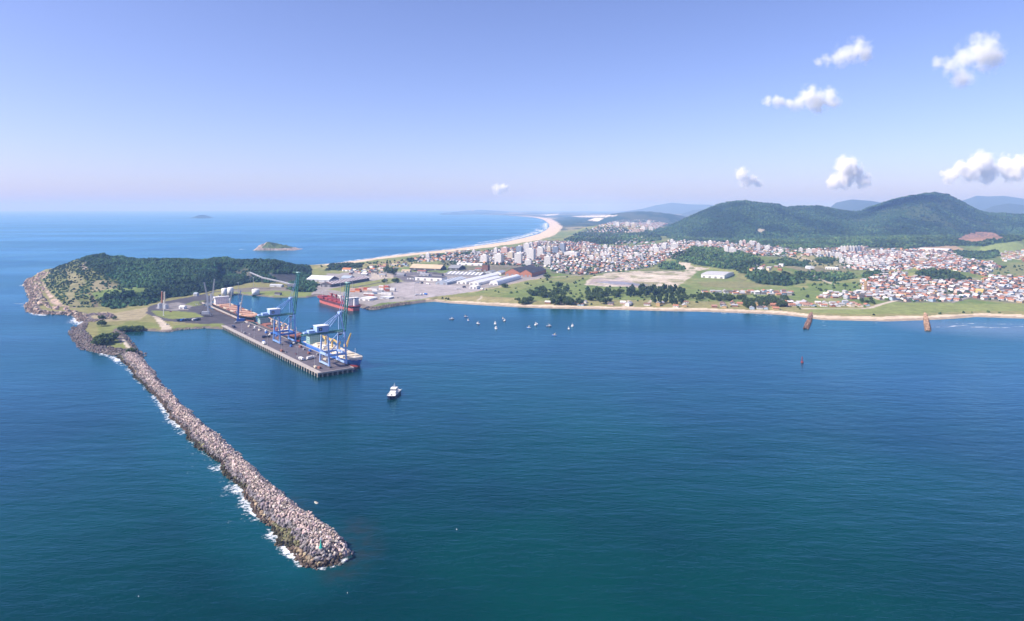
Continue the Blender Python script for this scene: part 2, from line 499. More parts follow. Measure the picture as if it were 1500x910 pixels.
# low land behind the breakwater root
LOW = HL & ~HEADM
TD[LOW & (TD < .029)] = 0
mixc(LOW, (0.235, 0.225, 0.09))
zone(C_DIRT, [(128, 464), (150, 456), (170, 458), (215, 450), (222, 456), (205, 468), (170, 470), (145, 472)], 0, k=.55, cond=LOW)
zone((.17, .20, .06), [(140, 472), (175, 478), (190, 470), (228, 474), (235, 480), (180, 482), (196, 505), (175, 512), (150, 500)], 0, k=.8, cond=LOW)
zone(C_ASPH, [(214, 459), (218, 449), (245, 441), (285, 434), (300, 432), (330, 436), (334, 446), (332, 458), (380, 476), (324, 477), (262, 472), (240, 470), (224, 464)], 0, zid=4, soft=False, cond=HL)
zone((.19, .22, .065), [(221, 455), (236, 455.5), (262, 456), (286, 458), (299, 464), (276, 466), (252, 467.5), (238, 465), (227, 461)], 0, zid=0, soft=False, cond=HL)
zone(C_CONC, [(228, 452), (236, 446), (262, 443), (284, 447), (276, 455), (250, 455)], 0, zid=4, k=.7, cond=HL)
zone((.18, .21, .065), [(254, 477), (326, 473.5), (330, 479), (255, 482)], 0, zid=0, soft=False, cond=HL)
zone(C_PALE, [(224, 463), (232, 464), (252, 480), (254, 486), (240, 487), (232, 474)], 0, zid=4, soft=False, cond=HL)
zone((.18, .21, .065), [(272, 446), (285, 441), (300, 440), (302, 446), (285, 449)], 0, zid=0, k=.8, cond=HL)
strip(C_PALE, [(168, 486), (176, 492), (184, 502), (190, 512)], 5)
# shore with the tanks, under the conveyor
zone((.19, .225, .07), [(340, 437), (345, 425), (372, 424), (400, 425), (455, 424), (458, 438), (380, 436)], 0, cond=LOW)
zone((.2, .17, .16), [(330, 426), (372, 420), (410, 421), (452, 422), (456, 427), (400, 426), (350, 428)], 0, zid=4, k=.8, cond=LOW)
zone(C_FOREST, [(420, 424), (424, 410), (450, 408), (466, 418), (462, 428), (440, 428)], .02, 4)
zone((.09, .085, .095), [(388, 400), (432, 402), (440, 412), (410, 414)], 0, k=.8)
# container yard and port sheds
PORT = (GY < 2500)
zone(C_CONC, [(455, 436), (462, 420), (480, 400), (540, 398), (600, 398), (660, 400), (700, 404), (740, 403), (800, 402), (806, 406), (764, 412), (730, 419), (690, 426), (640, 434), (620, 438), (560, 444), (536, 452), (500, 442)], 0, zid=4, cond=PORT)
zone((.37, .335, .33), [(575, 432), (578, 416), (612, 413), (684, 420), (716, 424), (660, 432), (610, 438)], 0, zid=4, soft=False, cond=PORT)
zone((.085, .08, .10), [(560, 400), (640, 398), (655, 405), (600, 404), (620, 413), (575, 412)], 0, zid=4, k=.7, cond=PORT)
zone(C_GRASS, [(480, 424), (540, 412), (580, 406), (590, 412), (548, 420), (500, 428)], 0, zid=0, cond=PORT)
zone(C_GRASS, [(450, 402), (462, 392), (494, 394), (500, 402), (480, 400), (462, 404)], 0, zid=0, cond=PORT)
zone(C_PALE, [(540, 410), (545, 400), (575, 402), (576, 408)], 0, k=.7, cond=PORT)
zone(C_DRY, [(455, 393), (470, 389.5), (520, 387), (590, 380), (640, 376), (600, 390), (540, 396), (500, 396)], .0015, 4, k=.6)
zone(C_FOREST, [(474, 397), (482, 388), (530, 386), (528, 392), (500, 396)], .016, 4.5)
zone(C_FOREST, [(594, 380), (625, 375), (700, 368), (706, 372), (650, 380), (600, 384)], .008, 4)
zone((.2, .15, .14), [(655, 398), (690, 389), (760, 388), (800, 392), (742, 396), (700, 402)], 0, k=.7)
# north beach and the fields behind it
CON = [(625, 438), (660, 440.5), (700, 442.5), (750, 444.5), (800, 447), (850, 448.3), (900, 449.7), (980, 451), (1040, 452), (1080, 453), (1120, 454), (1150, 456), (1180, 460), (1195, 462.3), (1250, 464), (1300, 464), (1345, 463), (1400, 461), (1440, 459), (1470, 460), (1500, 461), (1960, 462)]
DUNE = [(625, 436), (700, 433), (760, 437), (900, 440), (1000, 440), (1180, 446), (1300, 446), (1500, 446), (1960, 446)]
zone((.25, .235, .10), CON + DUNE[::-1], .0006, 3)
zone((.215, .255, .085), [(1180, 458), (1195, 450), (1275, 452), (1310, 442), (1400, 444), (1500, 446), (1960, 446), (1960, 458), (1440, 455), (1340, 460), (1250, 461)], 0, k=.85)
zone(C_DRY, [(650, 437), (700, 433), (760, 438), (740, 443), (690, 441)], 0, k=.7)
zone((.165, .215, .07), [(745, 430), (800, 410), (870, 408), (860, 420), (930, 422), (1000, 425), (1100, 424), (1200, 425), (1190, 445), (1000, 440), (760, 440)], .0006, 4, k=.8)
zone((.22, .245, .09), [(690, 432), (740, 418), (800, 406), (850, 402), (1000, 402), (1000, 408), (880, 405), (800, 414), (745, 430)], .0004, 4, k=.7)
zone((.22, .21, .09), [(800, 412), (840, 405), (890, 402), (900, 400), (860, 404), (840, 414)], 0, k=.6)
zone(C_PALE, [(855, 417), (866, 406), (890, 400), (940, 397), (1020, 397), (1015, 405), (1002, 414), (985, 421), (940, 421), (880, 419)], 0)
mixc(inpoly(QX, QY, [(860, 417), (870, 408), (905, 404), (925, 412), (960, 417), (985, 421), (900, 420)]), (.33, .27, .27), .75)
lot = inpoly(QX, QY, [(855, 417), (866, 406), (890, 400), (940, 397), (1020, 397), (1015, 405), (1002, 414), (985, 421), (940, 421), (880, 419)])
mixc(lot & (fbm(GX / 38, GY / 70, 171, 4) > .54), (.22, .22, .10), .75); mixc(lot & (fbm(GX / 60, GY / 26, 181, 4) > .6), (.60, .53, .43), .8)
mixc(inpoly(QX, QY, [(872, 413), (905, 412), (950, 417), (945, 418.5), (900, 416.5)]), (.20, .22, .30), .8)
zone((.16, .18, .07), [(940, 398), (985, 386), (1003, 390), (1000, 398), (960, 398)], 0, k=.8)
zone(C_PALE, [(985, 384), (1010, 385), (1014, 391), (1040, 393), (1025, 397), (1004, 396)], 0)
zone(C_FOREST, [(980, 378), (990, 366), (1020, 361), (1060, 366), (1105, 374), (1120, 384), (1105, 392), (1130, 400), (1172, 404), (1180, 414), (1150, 420), (1110, 416), (1095, 408), (1075, 395), (1035, 391), (1010, 386)], .011, 5.5)
zone(C_FOREST, [(962, 386), (985, 384), (1005, 391), (998, 396), (968, 394)], .012, 5)
zone((.19, .225, .08), [(1075, 402), (1092, 408), (1100, 417), (1150, 421), (1160, 428), (1010, 424), (1015, 412), (1040, 405)], 0, k=.85)
zone((.20, .19, .085), [(1082, 400), (1092, 402), (1095, 412), (1075, 410)], 0, k=.8)
zone((.24, .2, .11), [(1020, 413), (1090, 412), (1130, 419), (1090, 423), (1030, 420)], 0, k=.5)
zone(C_DRY, [(1140, 372), (1150, 364), (1190, 366), (1230, 380), (1245, 395), (1200, 398), (1150, 392)], .0015, 4, k=.7)
zone((.23, .20, .12), [(1150, 391), (1195, 390), (1240, 394), (1240, 399), (1180, 399)], 0, k=.8)
zone(C_FOREST, [(1125, 385), (1150, 378), (1180, 384), (1180, 391), (1150, 390)], .009, 5)
zone(C_FOREST, [(1193, 380), (1205, 377), (1222, 382), (1218, 386), (1196, 385)], .012, 5)
zone(C_FOREST, [(1162, 400), (1190, 398), (1250, 401), (1252, 408), (1225, 413), (1190, 412)], .009, 4.5)
zone(C_FOREST, [(1262, 402), (1285, 396), (1300, 402), (1296, 412), (1268, 412)], .012, 5)
zone(C_FOREST, [(1338, 400), (1365, 395), (1400, 401), (1422, 412), (1400, 413), (1350, 406)], .014, 5.5)
zone(C_LUSH, [(1180, 416), (1255, 414), (1262, 426), (1235, 430), (1200, 428)], .002, 4)
zone(C_TOWN, [(1262, 430), (1268, 416), (1300, 404), (1380, 412), (1440, 411), (1460, 405), (1510, 405), (1960, 400), (1960, 446), (1500, 445), (1420, 439), (1395, 443), (1320, 443), (1290, 441)], .0032, 3.6, k=.8)
zone(C_TOWN, [(1172, 366), (1260, 362), (1340, 366), (1395, 368), (1412, 380), (1455, 386), (1468, 393), (1440, 404), (1395, 395), (1330, 393), (1290, 396), (1232, 394), (1225, 380)], .0032, 3.6, k=.8)
zone(C_TOWN, [(640, 390), (650, 379), (700, 369), (760, 362), (790, 354), (860, 354), (890, 362), (960, 358), (985, 351), (1060, 355), (1130, 360), (1170, 366), (1165, 377), (1105, 375), (1060, 365), (1015, 363), (985, 376), (970, 385), (945, 394), (900, 399), (850, 404), (810, 400), (800, 392), (720, 388)], .0026, 4.2, k=.8)
mixc((n2 > .62) & (GY > 1900) & (GY < 4200) & (PX2 > 640) & (ZID == 0) & (TD < .005), (.10, .12, .05), .8)
zone((.17, .2, .08), [(862, 362), (900, 357), (950, 357), (940, 362), (890, 366)], .0008, 4)
zone(C_FOREST, [(826, 352), (850, 342), (890, 333), (960, 340), (968, 352), (930, 356), (880, 358), (840, 356)], .0028, 9, k=.85)
zone((.075, .085, .06), [(838, 346), (856, 336), (900, 332), (930, 338), (905, 350), (860, 352)], .0008, 8, k=.7)
zone((.22, .27, .09), [(1424, 372), (1440, 361), (1462, 354), (1480, 353), (1500, 358), (1510, 376), (1440, 375)], 0, cond=GY < 4200)
zone((.20, .21, .09), [(1440, 396), (1480, 388), (1520, 388), (1520, 405), (1460, 404)], .001, 4, k=.8)
zone(C_FOREST, [(1380, 372), (1390, 366), (1430, 370), (1462, 368), (1464, 376), (1440, 380), (1400, 376)], .008, 5, cond=GY < 4200)
zone(C_FOREST, [(965, 340), (1500, 335), (1640, 335), (1640, 352), (1505, 350), (1440, 361), (1396, 360), (1345, 364.5), (1260, 362.5), (1172, 366), (1130, 361), (1060, 355.5), (985, 351.5)], 1 / 12.0 ** 2, 7.5, cond=(GY > 2700) & (GY < 5200))
zone((.37, .21, .135), [(1398, 351), (1412, 345), (1430, 340), (1452, 340), (1474, 351), (1462, 354), (1425, 357)], 0, cond=(GY > 3000) & (GY < 4400), k=.9)
mixc(inpoly(QX, QY, [(1405, 350), (1412, 345), (1430, 341), (1452, 341), (1470, 350), (1450, 352)]) & (fbm(GX / 9, GY / 40, 77, 3) > .52) & (GY < 4400), (.14, .10, .07), .7)
zone((.42, .29, .19), [(1330, 366), (1350, 362), (1400, 360), (1414, 366), (1380, 368)], 0, zid=0, k=.8)
zone(C_PALE, [(1108, 338), (1113, 335), (1121, 337), (1117, 341), (1110, 341)], 0, k=.7)
for pts in ([(1130, 331), (1127, 327), (1129, 321)],):
    pass
zone((.4, .33, .25), [(918, 336), (945, 335), (944, 341), (920, 343)], 0)
# far plain: white dunes, beaches
zone((.66, .62, .56), [(836, 317.2), (862, 315.8), (905, 315.3), (902, 316.8), (872, 318.6), (850, 318.4)], 0, soft=False)
zone((.78, .73, .66), [(790, 315), (818, 313.4), (817, 315.2), (800, 316)], 0, soft=False, k=.8)
zone((.70, .64, .56), [(860, 323), (872, 319.5), (885, 320), (876, 324)], 0, soft=False)
# beaches
b1 = zone(C_SAND, CO_N[::-1] + [(1960, 469)] + CON[::-1], 0, zid=1)
b1 |= (SD > -4) & (SD < 14) & (PX2 > 625) & (GY < 1500)
mixc(b1 & (SD < 16), (.30, .24, .18), .8)
CIS = [(470, 389.5), (500, 387), (540, 382), (560, 379.5), (600, 374.5), (640, 371), (700, 364.5), (740, 359), (780, 353.5), (806, 347.5), (819, 340), (824, 333), (817, 326), (808, 321), (790, 318), (760, 316.3), (700, 314.1)]
b2 = zone(C_SAND, CO_S + CIS[::-1], 0, zid=1)
strip_s = (SD < 26) & (SD > -6) & (GY > 1950) & (PX2 > 462) & (PX2 < 900)
mixc(strip_s, C_SAND); ZID[strip_s] = 1
# roads and tracks
for pts, wd, c in ([(1176, 452), (1215, 452.5), (1262, 452.5), (1276, 451), (1290, 446), (1312, 440), (1320, 436)], 9, C_PALE), ([(1150, 366), (1160, 374), (1180, 379), (1197, 384)], 10, C_PALE), ([(1190, 402), (1206, 411), (1222, 417)], 7, C_PALE), \
        ([(948, 448), (952, 442), (958, 437)], 5, C_PALE), ([(912, 450), (918, 445), (921, 440)], 5, C_PALE), ([(700, 440), (706, 436), (704, 433)], 4, C_PALE), ([(1240, 385), (1225, 390), (1240, 392)], 7, C_PALE), \
        ([(690, 428), (730, 421), (770, 411), (800, 407), (850, 403)], 8, C_DIRT), ([(1308, 438), (1340, 424), (1380, 415), (1430, 408)], 7, C_CONC), ([(1395, 443), (1440, 428), (1500, 418)], 7, C_CONC), ([(1165, 378), (1105, 376), (1060, 366), (1012, 366), (982, 380)], 9, C_CONC), \
        ([(700, 389), (760, 390), (800, 393), (850, 404)], 8, C_CONC), ([(220, 451), (245, 442.5), (288, 434.5), (312, 428), (350, 423.5), (420, 422), (470, 418), (520, 421), (560, 413)], 9, C_ASPH):
    strip(c, pts, wd)
rocky = (SD > -8) & (SD < np.where((PX2 > 178) & (PX2 < 460), 5, 14)) & (PX2 < 625) & (GY < 1500)
mixc(rocky, (.17, .145, .13)); TD[rocky] = 0
wetrock = HEADM & (SD < 10)
mixc(wetrock & HL, (.12, .095, .08)); TD[HEADM & (SD < 14) & HL] = 0
GC *= (0.86 + 0.28 * n2)[..., None]
TD[SD < 6] = 0

# ---------------------------------------------------------------- ground meshes
M_GROUND = mat('ground_cover', attr='cover', rough=0.95, var=0.3, scale=0.09, spec=0.1)
keep = HT > -4.5
quadk = keep[:-1, :-1] | keep[1:, :-1] | keep[:-1, 1:] | keep[1:, 1:]
idx = np.arange(NX * NY).reshape(NY, NX)
Vg = np.stack([GX, GY, HT], -1).reshape(-1, 3); Cg = GC.reshape(-1, 3)
qz = ZID[:-1, :-1]
for zid, nm, lab, cat in ((0, 'ground', 'green and dry grassland, sand lots and town ground behind the bay', 'ground'), (1, 'beach', 'pale sand beaches along the bay and the long ocean shore', 'beach'),
                          (2, 'headland_hill', 'wooded rocky headland hill behind the breakwater', 'hill'), (3, 'mountain', 'dark forested mountains behind the town with hazy ranges', 'mountain'), (4, 'pavement', 'asphalt and concrete yards of the port', 'pavement')):
    sel = quadk & (qz == zid)
    j, i = np.nonzero(sel)
    Fq = np.stack([idx[j, i], idx[j, i + 1], idx[j + 1, i + 1], idx[j + 1, i]], -1)
    u, inv = np.unique(Fq.ravel(), return_inverse=True)
    me = np_mesh(nm, Vg[u], inv.reshape(-1, 4), vattr={'cover': Cg[u]}, smooth=True)
    tag(link_mesh(nm, me, M_GROUND), lab, cat, kind='structure')

# ---------------------------------------------------------------- breakwater outline (needed by the sea for its foam)
BL = [(170, 523), (184, 534), (205, 561), (227, 580), (247, 607), (268, 633), (289, 655), (317, 675), (329, 697), (350, 717), (365, 744), (382, 762), (400, 783), (421, 805), (441, 828)]
BR = [(197, 519), (214, 540), (233, 565), (257, 589), (284, 614), (318, 645), (342, 668), (372, 695), (404, 725), (438, 750), (471, 773), (493, 791), (505, 808)]
BT = [(505, 820), (492, 828), (466, 833)]
bl = [G(*p) for p in BL]; br = [G(p[0], p[1], 4.0) for p in BR]; bt = [G(*p) for p in BT]
BPOLY = bl + bt[::-1] + br[::-1]

# ---------------------------------------------------------------- sea
SPX = np.arange(-1300, 2810, 7.0)
SYS = np.concatenate([np.exp(np.linspace(math.log(15), math.log(300), 24, endpoint=False)), np.exp(np.linspace(math.log(300), math.log(2600), 430, endpoint=False)), np.exp(np.linspace(math.log(2600), math.log(46000), 150))])
sp2, sy = np.meshgrid(SPX, SYS); sx = (sp2 - CX) / F * sy; spy = EYE + H / sy * F
foam = np.zeros(sx.shape)
near = sy < 2600
def foamline(pts, wd, k, soft=1.0):
    d = pdist(sx, sy, pts)
    np.maximum(foam, k * np.clip(1 - d / wd, 0, 1) ** soft, out=foam)
for a, b, wd, k in ((0, 3, 8, .72), (2, 4, 6, .5), (3, 6, 11, .82), (5, 7, 6, .5), (6, 11, 19, .52), (9, 12, 10, .78), (11, 14, 4, .45), (12, 15, 8, .88), (6, 11, 34, .37)):
    foamline(bl[a:b], wd, k)
foamline(bt + [br[-1]], 6, .8)
foamline([G(150, 518), G(165, 524), G(180, 535)], 10, .8)
foamline(g(CO_W[8:14]), 13, .62); foamline(g([(118, 464), (112, 468), (118, 474)]), 26, .9); foamline(g([(47, 457), (55, 461), (64, 462)]), 14, .95); foamline(g([(100, 472), (118, 474)]), 14, .7)
foamline(g([(43, 447), (38, 449), (50, 440)]), 16, .8); foamline(g([(26, 418), (34, 418.5), (40, 419)]), 16, .75); foamline(g([(22, 444), (32, 446)]), 10, .6)
foamline(g([(46, 430), (40, 418), (44, 408)]), 14, .7)
for pts, wd, k in (([(478, 388), (520, 383.5), (560, 378)], 30, .75), ([(505, 383), (545, 378)], 22, .9), ([(555, 376.5), (600, 370.5), (660, 364.5), (700, 358.6)], 34, .9), ([(640, 364), (690, 358)], 22, .6), ([(690, 360), (740, 353), (770, 346), (790, 340), (799, 335), (800, 328), (794, 323)], 60, .9),
                  ([(700, 356), (740, 350), (770, 344), (786, 338), (791, 332), (790, 327)], 55, .75), ([(730, 350), (762, 342), (780, 335)], 40, .5),
                  ([(1040, 457.8), (1100, 459.8), (1150, 463), (1180, 466.5)], 7, .75), ([(1060, 459.5), (1120, 462.5), (1170, 466)], 4, .6), ([(1200, 476), (1210, 476.5)], 5, .9), ([(1190, 470), (1212, 472)], 4, .6), ([(1264, 472.5), (1284, 473)], 5, .5),
                  ([(1368, 479), (1384, 479.5), (1400, 477.5), (1420, 476)], 5, .95), ([(1340, 477), (1346, 477)], 4, .7), ([(1424, 479), (1456, 480)], 6, .98), ([(1468, 480), (1476, 480)], 6, .98), ([(1440, 474), (1500, 475.5), (1560, 476)], 5, .85), ([(1400, 474), (1440, 474)], 4, .6), ([(1480, 478), (1530, 479)], 4, .7),
                  ([(352, 365), (362, 366)], 22, .98), ([(333, 364), (340, 364.5)], 14, .8), ([(372, 366.5), (400, 368.5), (428, 366.5), (436, 365)], 16, .6)):
    foamline(g(pts), wd, k)
sl = inpoly(sx, sy, COAST)
shore = np.clip(1 - pdist(sx, sy, g(CO_N)) / 160, 0, 1) * (sp2 > 560)
shore = np.where(near, np.maximum(shore, .75 * np.clip(1 - pdist(sx, sy, bl) / 45, 0, 1)), shore)
murk = np.clip(1 - pdist(sx, sy, g([(1380, 477), (1450, 482), (1600, 484)])) / 110, 0, 1)
shelf = np.clip(1 - pdist(sx, sy, g([(523, 770), (530, 812), (500, 838)])) / 16, 0, 1) * .7 + np.clip(1 - pdist(sx, sy, g([(430, 728), (455, 755)])) / 10, 0, 1) * .5
foam *= 1 - np.clip(pdist(sx, sy, [(60000, 60000), (60001, 60000)]) * 0, 0, 1)
Vs = np.stack([sx, sy, np.zeros_like(sx)], -1).reshape(-1, 3)
ii = np.arange(sx.size).reshape(sx.shape)
Fs = np.stack([ii[:-1, :-1], ii[:-1, 1:], ii[1:, 1:], ii[1:, :-1]], -1).reshape(-1, 4)
sea_me = np_mesh('sea', Vs, Fs, vattr={'foam': foam.ravel(), 'shore': shore.ravel(), 'murk': murk.ravel(), 'shelf': np.clip(shelf, 0, 1).ravel()}, smooth=True)

def sea_material():
    m = bpy.data.materials.new('sea_water'); m.use_nodes = True
    t = m.node_tree; N = t.nodes; L = t.links
    b = N['Principled BSDF']
    geo = N.new('ShaderNodeNewGeometry')
    def noise(sc, det=3, ro=0.55, vec=None, st=(1, 1, 1), rot=0.0):
        mp = N.new('ShaderNodeMapping'); mp.inputs['Scale'].default_value = st; mp.inputs['Rotation'].default_value = (0, 0, rot)
        L.new(geo.outputs['Position'], mp.inputs[0])
        n = N.new('ShaderNodeTexNoise'); n.inputs['Scale'].default_value = sc; n.inputs['Detail'].default_value = det; n.inputs['Roughness'].default_value = ro
        L.new(mp.outputs[0], n.inputs['Vector']); return n.outputs[0]
    def mrange(x, a, b_, c, d):
        r = N.new('ShaderNodeMapRange'); r.interpolation_type = 'SMOOTHSTEP'
        for k, v in zip((1, 2, 3, 4), (a, b_, c, d)): r.inputs[k].default_value = v
        L.new(x, r.inputs[0]); return r.outputs[0]
    def lin(x, a, b_, c, d):
        r = N.new('ShaderNodeMapRange')
        for k, v in zip((1, 2, 3, 4), (a, b_, c, d)): r.inputs[k].default_value = v
        L.new(x, r.inputs[0]); return r.outputs[0]
    def math_(op, a, b_=None):
        r = N.new('ShaderNodeMath'); r.operation = op
        for k, v in ((0, a), (1, b_)):
            if v is None: continue
            if isinstance(v, (int, float)): r.inputs[k].default_value = v
            else: L.new(v, r.inputs[k])
        return r.outputs[0]
    def mix(f, a, b_):
        r = N.new('ShaderNodeMix'); r.data_type = 'RGBA'
        for k, v in ((0, f), (6, a), (7, b_)):
            if isinstance(v, tuple): r.inputs[k].default_value = (*v, 1)
            elif isinstance(v, float): r.inputs[k].default_value = v
            else: L.new(v, r.inputs[k])
        return r.outputs[2]
    def attr(n):
        a = N.new('ShaderNodeAttribute'); a.attribute_name = n; return a.outputs['Fac']
    big = mrange(noise(1 / 420, 4, .6), .35, .65, 0, 1)
    str_ = mrange(noise(1 / 150, 4, .6, st=(1, .35, 1), rot=.25), .35, .68, 0, 1)
    col = mix(big, SEA_A, SEA_B)
    col = mix(math_('MULTIPLY', attr('shore'), .75), col, SEA_SHORE)
    col = mix(math_('MULTIPLY', attr('murk'), .7), col, (.16, .17, .20))
    col = mix(math_('MULTIPLY', attr('shelf'), mrange(noise(1 / 7, 3), .35, .6, .2, 1)), col, (.02, .03, .03))
    # ripples: lit and shaded wavelet sides painted into the base colour
    rip = noise(1 / 9, 5, .62, st=(1, 2.2, 1), rot=.5)
    hsv = N.new('ShaderNodeVectorMath'); hsv.operation = 'SCALE'
    L.new(col, hsv.inputs[0]); L.new(mrange(rip, .25, .75, .965, 1.035), hsv.inputs[3]); col = hsv.outputs[0]
    fn = noise(1 / 3.4, 5, .7); fn2 = noise(1 / 22, 3, .6)
    thr = math_('ADD', attr('foam'), math_('ADD', math_('MULTIPLY', math_('SUBTRACT', fn, .5), 2.1), math_('MULTIPLY', math_('SUBTRACT', fn2, .5), 1.3)))
    fm = math_('MULTIPLY', mrange(thr, .46, .95, 0, 1), mrange(attr('foam'), 0.02, .18, 0, 1))
    col = mix(fm, col, (.78, .80, .82))
    L.new(col, b.inputs['Base Color'])
    ro = math_('ADD', math_('ADD', .13, math_('MULTIPLY', str_, .10)), math_('MULTIPLY', fm, .5))
    L.new(ro, b.inputs['Roughness'])
    b.inputs['Specular IOR Level'].default_value = 0.0
    gl = N.new('ShaderNodeBsdfGlossy'); gl.inputs['Color'].default_value = (*SEA_SPEC, 1); L.new(ro, gl.inputs['Roughness'])
    fr = N.new('ShaderNodeFresnel'); fr.inputs['IOR'].default_value = 1.33
    mx = N.new('ShaderNodeMixShader')
    slick = mrange(noise(1 / 520, 4, .6, st=(.22, 1, 1), rot=.04), .35, .65, .84, 1.16)
    L.new(math_('MULTIPLY', math_('MULTIPLY', math_('ADD', lin(fr.outputs[0], .055, .235, 0, .33), lin(fr.outputs[0], .235, .85, 0, .42)), slick), math_('SUBTRACT', SEA_REFL, math_('MULTIPLY', fm, SEA_REFL * .9))), mx.inputs[0])
    L.new(b.outputs[0], mx.inputs[1]); L.new(gl.outputs[0], mx.inputs[2]); L.new(mx.outputs[0], N['Material Output'].inputs['Surface'])
    h1 = noise(1 / 14, 4, .6, st=(1, 2.4, 1), rot=.45)
    h2 = noise(1 / 3.2, 4, .65, st=(1, 1.8, 1), rot=.7)
    h3 = noise(1 / 55, 3, .5, st=(1, 3.0, 1), rot=.2)
    hh = math_('ADD', math_('ADD', math_('MULTIPLY', h1, 2.1), math_('MULTIPLY', h2, .55)), math_('MULTIPLY', h3, 3.0))
    bp = N.new('ShaderNodeBump'); bp.inputs['Strength'].default_value = SEA_BUMP; bp.inputs['Distance'].default_value = 1.0
    L.new(hh, bp.inputs['Height']); [L.new(bp.outputs[0], q.inputs['Normal']) for q in (b, gl, fr)]
    return m
SEA_SPEC = (.40, .77, .98); SEA_REFL = 1.05
SEA_A = (.0, .024, .034); SEA_B = (.0, .046, .043); SEA_SHORE = (.002, .075, .095); SEA_BUMP = .23
tag(link_mesh('sea', sea_me, sea_material()), 'deep teal blue sea with fine ripples and foam along the rocks', 'sea', kind='structure')

# lagoon far behind
mb = MB(); mb.add([(*G(868, 313.2, 3), 3.5), (*G(1045, 313.0, 3), 3.5), (*G(1045, 310.6, 3), 3.5), (*G(905, 311.0, 3), 3.5)], [(0, 1, 2, 3)])
tag(mb.build('lagoon', mat('lagoon_water', (.30, .34, .42), rough=.25, var=.1, scale=.002)), 'pale silvery lagoon far behind the town', 'lagoon', kind='structure')

# ---------------------------------------------------------------- haze
mb = MB(); mb.box(-70000, 70000, -1500, 60000, -9, 500)
hm = bpy.data.materials.new('haze'); hm.use_nodes = True
t = hm.node_tree; t.nodes.remove(t.nodes['Principled BSDF'])
pv = t.nodes.new('ShaderNodeVolumePrincipled')
pv.inputs['Color'].default_value = (.29, .50, .94, 1); pv.inputs['Absorption Color'].default_value = (.62, .50, .2, 1); pv.inputs['Density'].default_value = 8.5e-5; pv.inputs['Anisotropy'].default_value = 0.0
t.links.new(pv.outputs[0], t.nodes['Material Output'].inputs['Volume'])
hz_o = mb.build('haze', hm)
tag(hz_o, 'pale blue haze over the sea and the far hills', 'haze', kind='stuff')

# ---------------------------------------------------------------- lumps: rocks and tree crowns as one mesh each
_bm = bmesh.new(); bmesh.ops.create_icosphere(_bm, subdivisions=1, radius=1)
ICO = np.array([v.co[:] for v in _bm.verts]); ICF = np.array([[v.index for v in f.verts] for f in _bm.faces]); _bm.free()
_bm = bmesh.new(); bmesh.ops.create_icosphere(_bm, subdivisions=2, radius=1)
ICO2 = np.array([v.co[:] for v in _bm.verts]); ICF2 = np.array([[v.index for v in f.verts] for f in _bm.faces]); _bm.free()

def rotm(n):
    q = rng.normal(size=(n, 4)); q /= np.linalg.norm(q, axis=1)[:, None]
    a, b, c, d = q.T
    return np.stack([np.stack([1 - 2 * (c * c + d * d), 2 * (b * c - a * d), 2 * (b * d + a * c)], -1), np.stack([2 * (b * c + a * d), 1 - 2 * (b * b + d * d), 2 * (c * d - a * b)], -1), np.stack([2 * (b * d - a * c), 2 * (c * d + a * b), 1 - 2 * (b * b + c * c)], -1)], 1)

def lumps(name, pos, r, tone, jit=.25, shape=(1, 1, 1), turn=True, tonejit=.15, hi=False, flip=1.0):
    B, Fb = (ICO2, ICF2) if hi else (ICO, ICF)
    n = len(pos)
    V = B[None] * (1 + rng.uniform(-jit, jit, (n, len(B), 1)))
    V = V * (np.array(shape) * rng.uniform(.8, 1.2, (n, 3)))[:, None]
    if turn: V = np.einsum('nij,nkj->nki', rotm(n), V)
    V = V * r[:, None, None] + pos[:, None]
    Fc = Fb[None] + (np.arange(n) * len(B))[:, None, None]
    ft = np.repeat(tone, len(Fb), 0) * rng.uniform(1 - tonejit, 1 + tonejit, (n * len(Fb), 1))
    return np_mesh(name, V.reshape(-1, 3), Fc.reshape(-1, 3), fcol=ft)

M_ROCK = mat('rock_tones', attr='tone', rough=.9, var=.35, scale=1.2, spec=.2)
M_ROCKO = mat('rock_single', attr='OBJECT', rough=.9, var=.35, scale=1.2, spec=.2)
M_LEAF = mat('foliage_tones', attr='tone', rough=.85, var=.35, scale=.5, spec=.15)

# ---------------------------------------------------------------- breakwater
bp = np.array(BPOLY)
blx = bl + bt[::-1]                        # seaward waterline with the round tip
def bw_profile(X, Y):
    wob = 1.0
    X = X + (fbm(X / 11, Y / 11, 201, 3) - .5) * 7 * wob; Y = Y + (fbm(X / 11, Y / 11, 211, 3) - .5) * 7 * wob
    ins = inpoly(X, Y, BPOLY)
    dl = pdist(X, Y, blx + [br[-1]]); dr = pdist(X, Y, br)
    fr = dl / (dl + dr + 1e-6)
    crest = 6.3 + (fbm(X / 16, Y / 16, 221, 3) - .5) * 2.6
    z = crest * sstep(0, .30, fr) ** .8
    z = np.minimum(z, dl * .62)
    z = np.where(ins, z - .6 * sstep(.6, 1, fr), 5.4 - dr * .85)
    return ins, dl, dr, fr, z
x0, x1, y0, y1 = bp[:, 0].min() - 10, bp[:, 0].max() + 10, bp[:, 1].min() - 10, bp[:, 1].max() + 10
cx, cy = np.meshgrid(np.arange(x0, x1, 3.0), np.arange(y0, y1, 3.0))
ins, dl, dr, fr, z = bw_profile(cx, cy)
okc = ins | ((dr < 9) & ~ins)
okc &= ~(~ins & (pdist(cx, cy, blx) < dr))
z = np.where(okc, z - .9, -2)
ic = np.arange(cx.size).reshape(cx.shape)
kq = okc[:-1, :-1] | okc[1:, :-1] | okc[:-1, 1:] | okc[1:, 1:]
j, i = np.nonzero(kq)
Fq = np.stack([ic[j, i], ic[j, i + 1], ic[j + 1, i + 1], ic[j + 1, i]], -1)
u, inv = np.unique(Fq.ravel(), return_inverse=True)
Vc = np.stack([cx, cy, z], -1).reshape(-1, 3)[u]
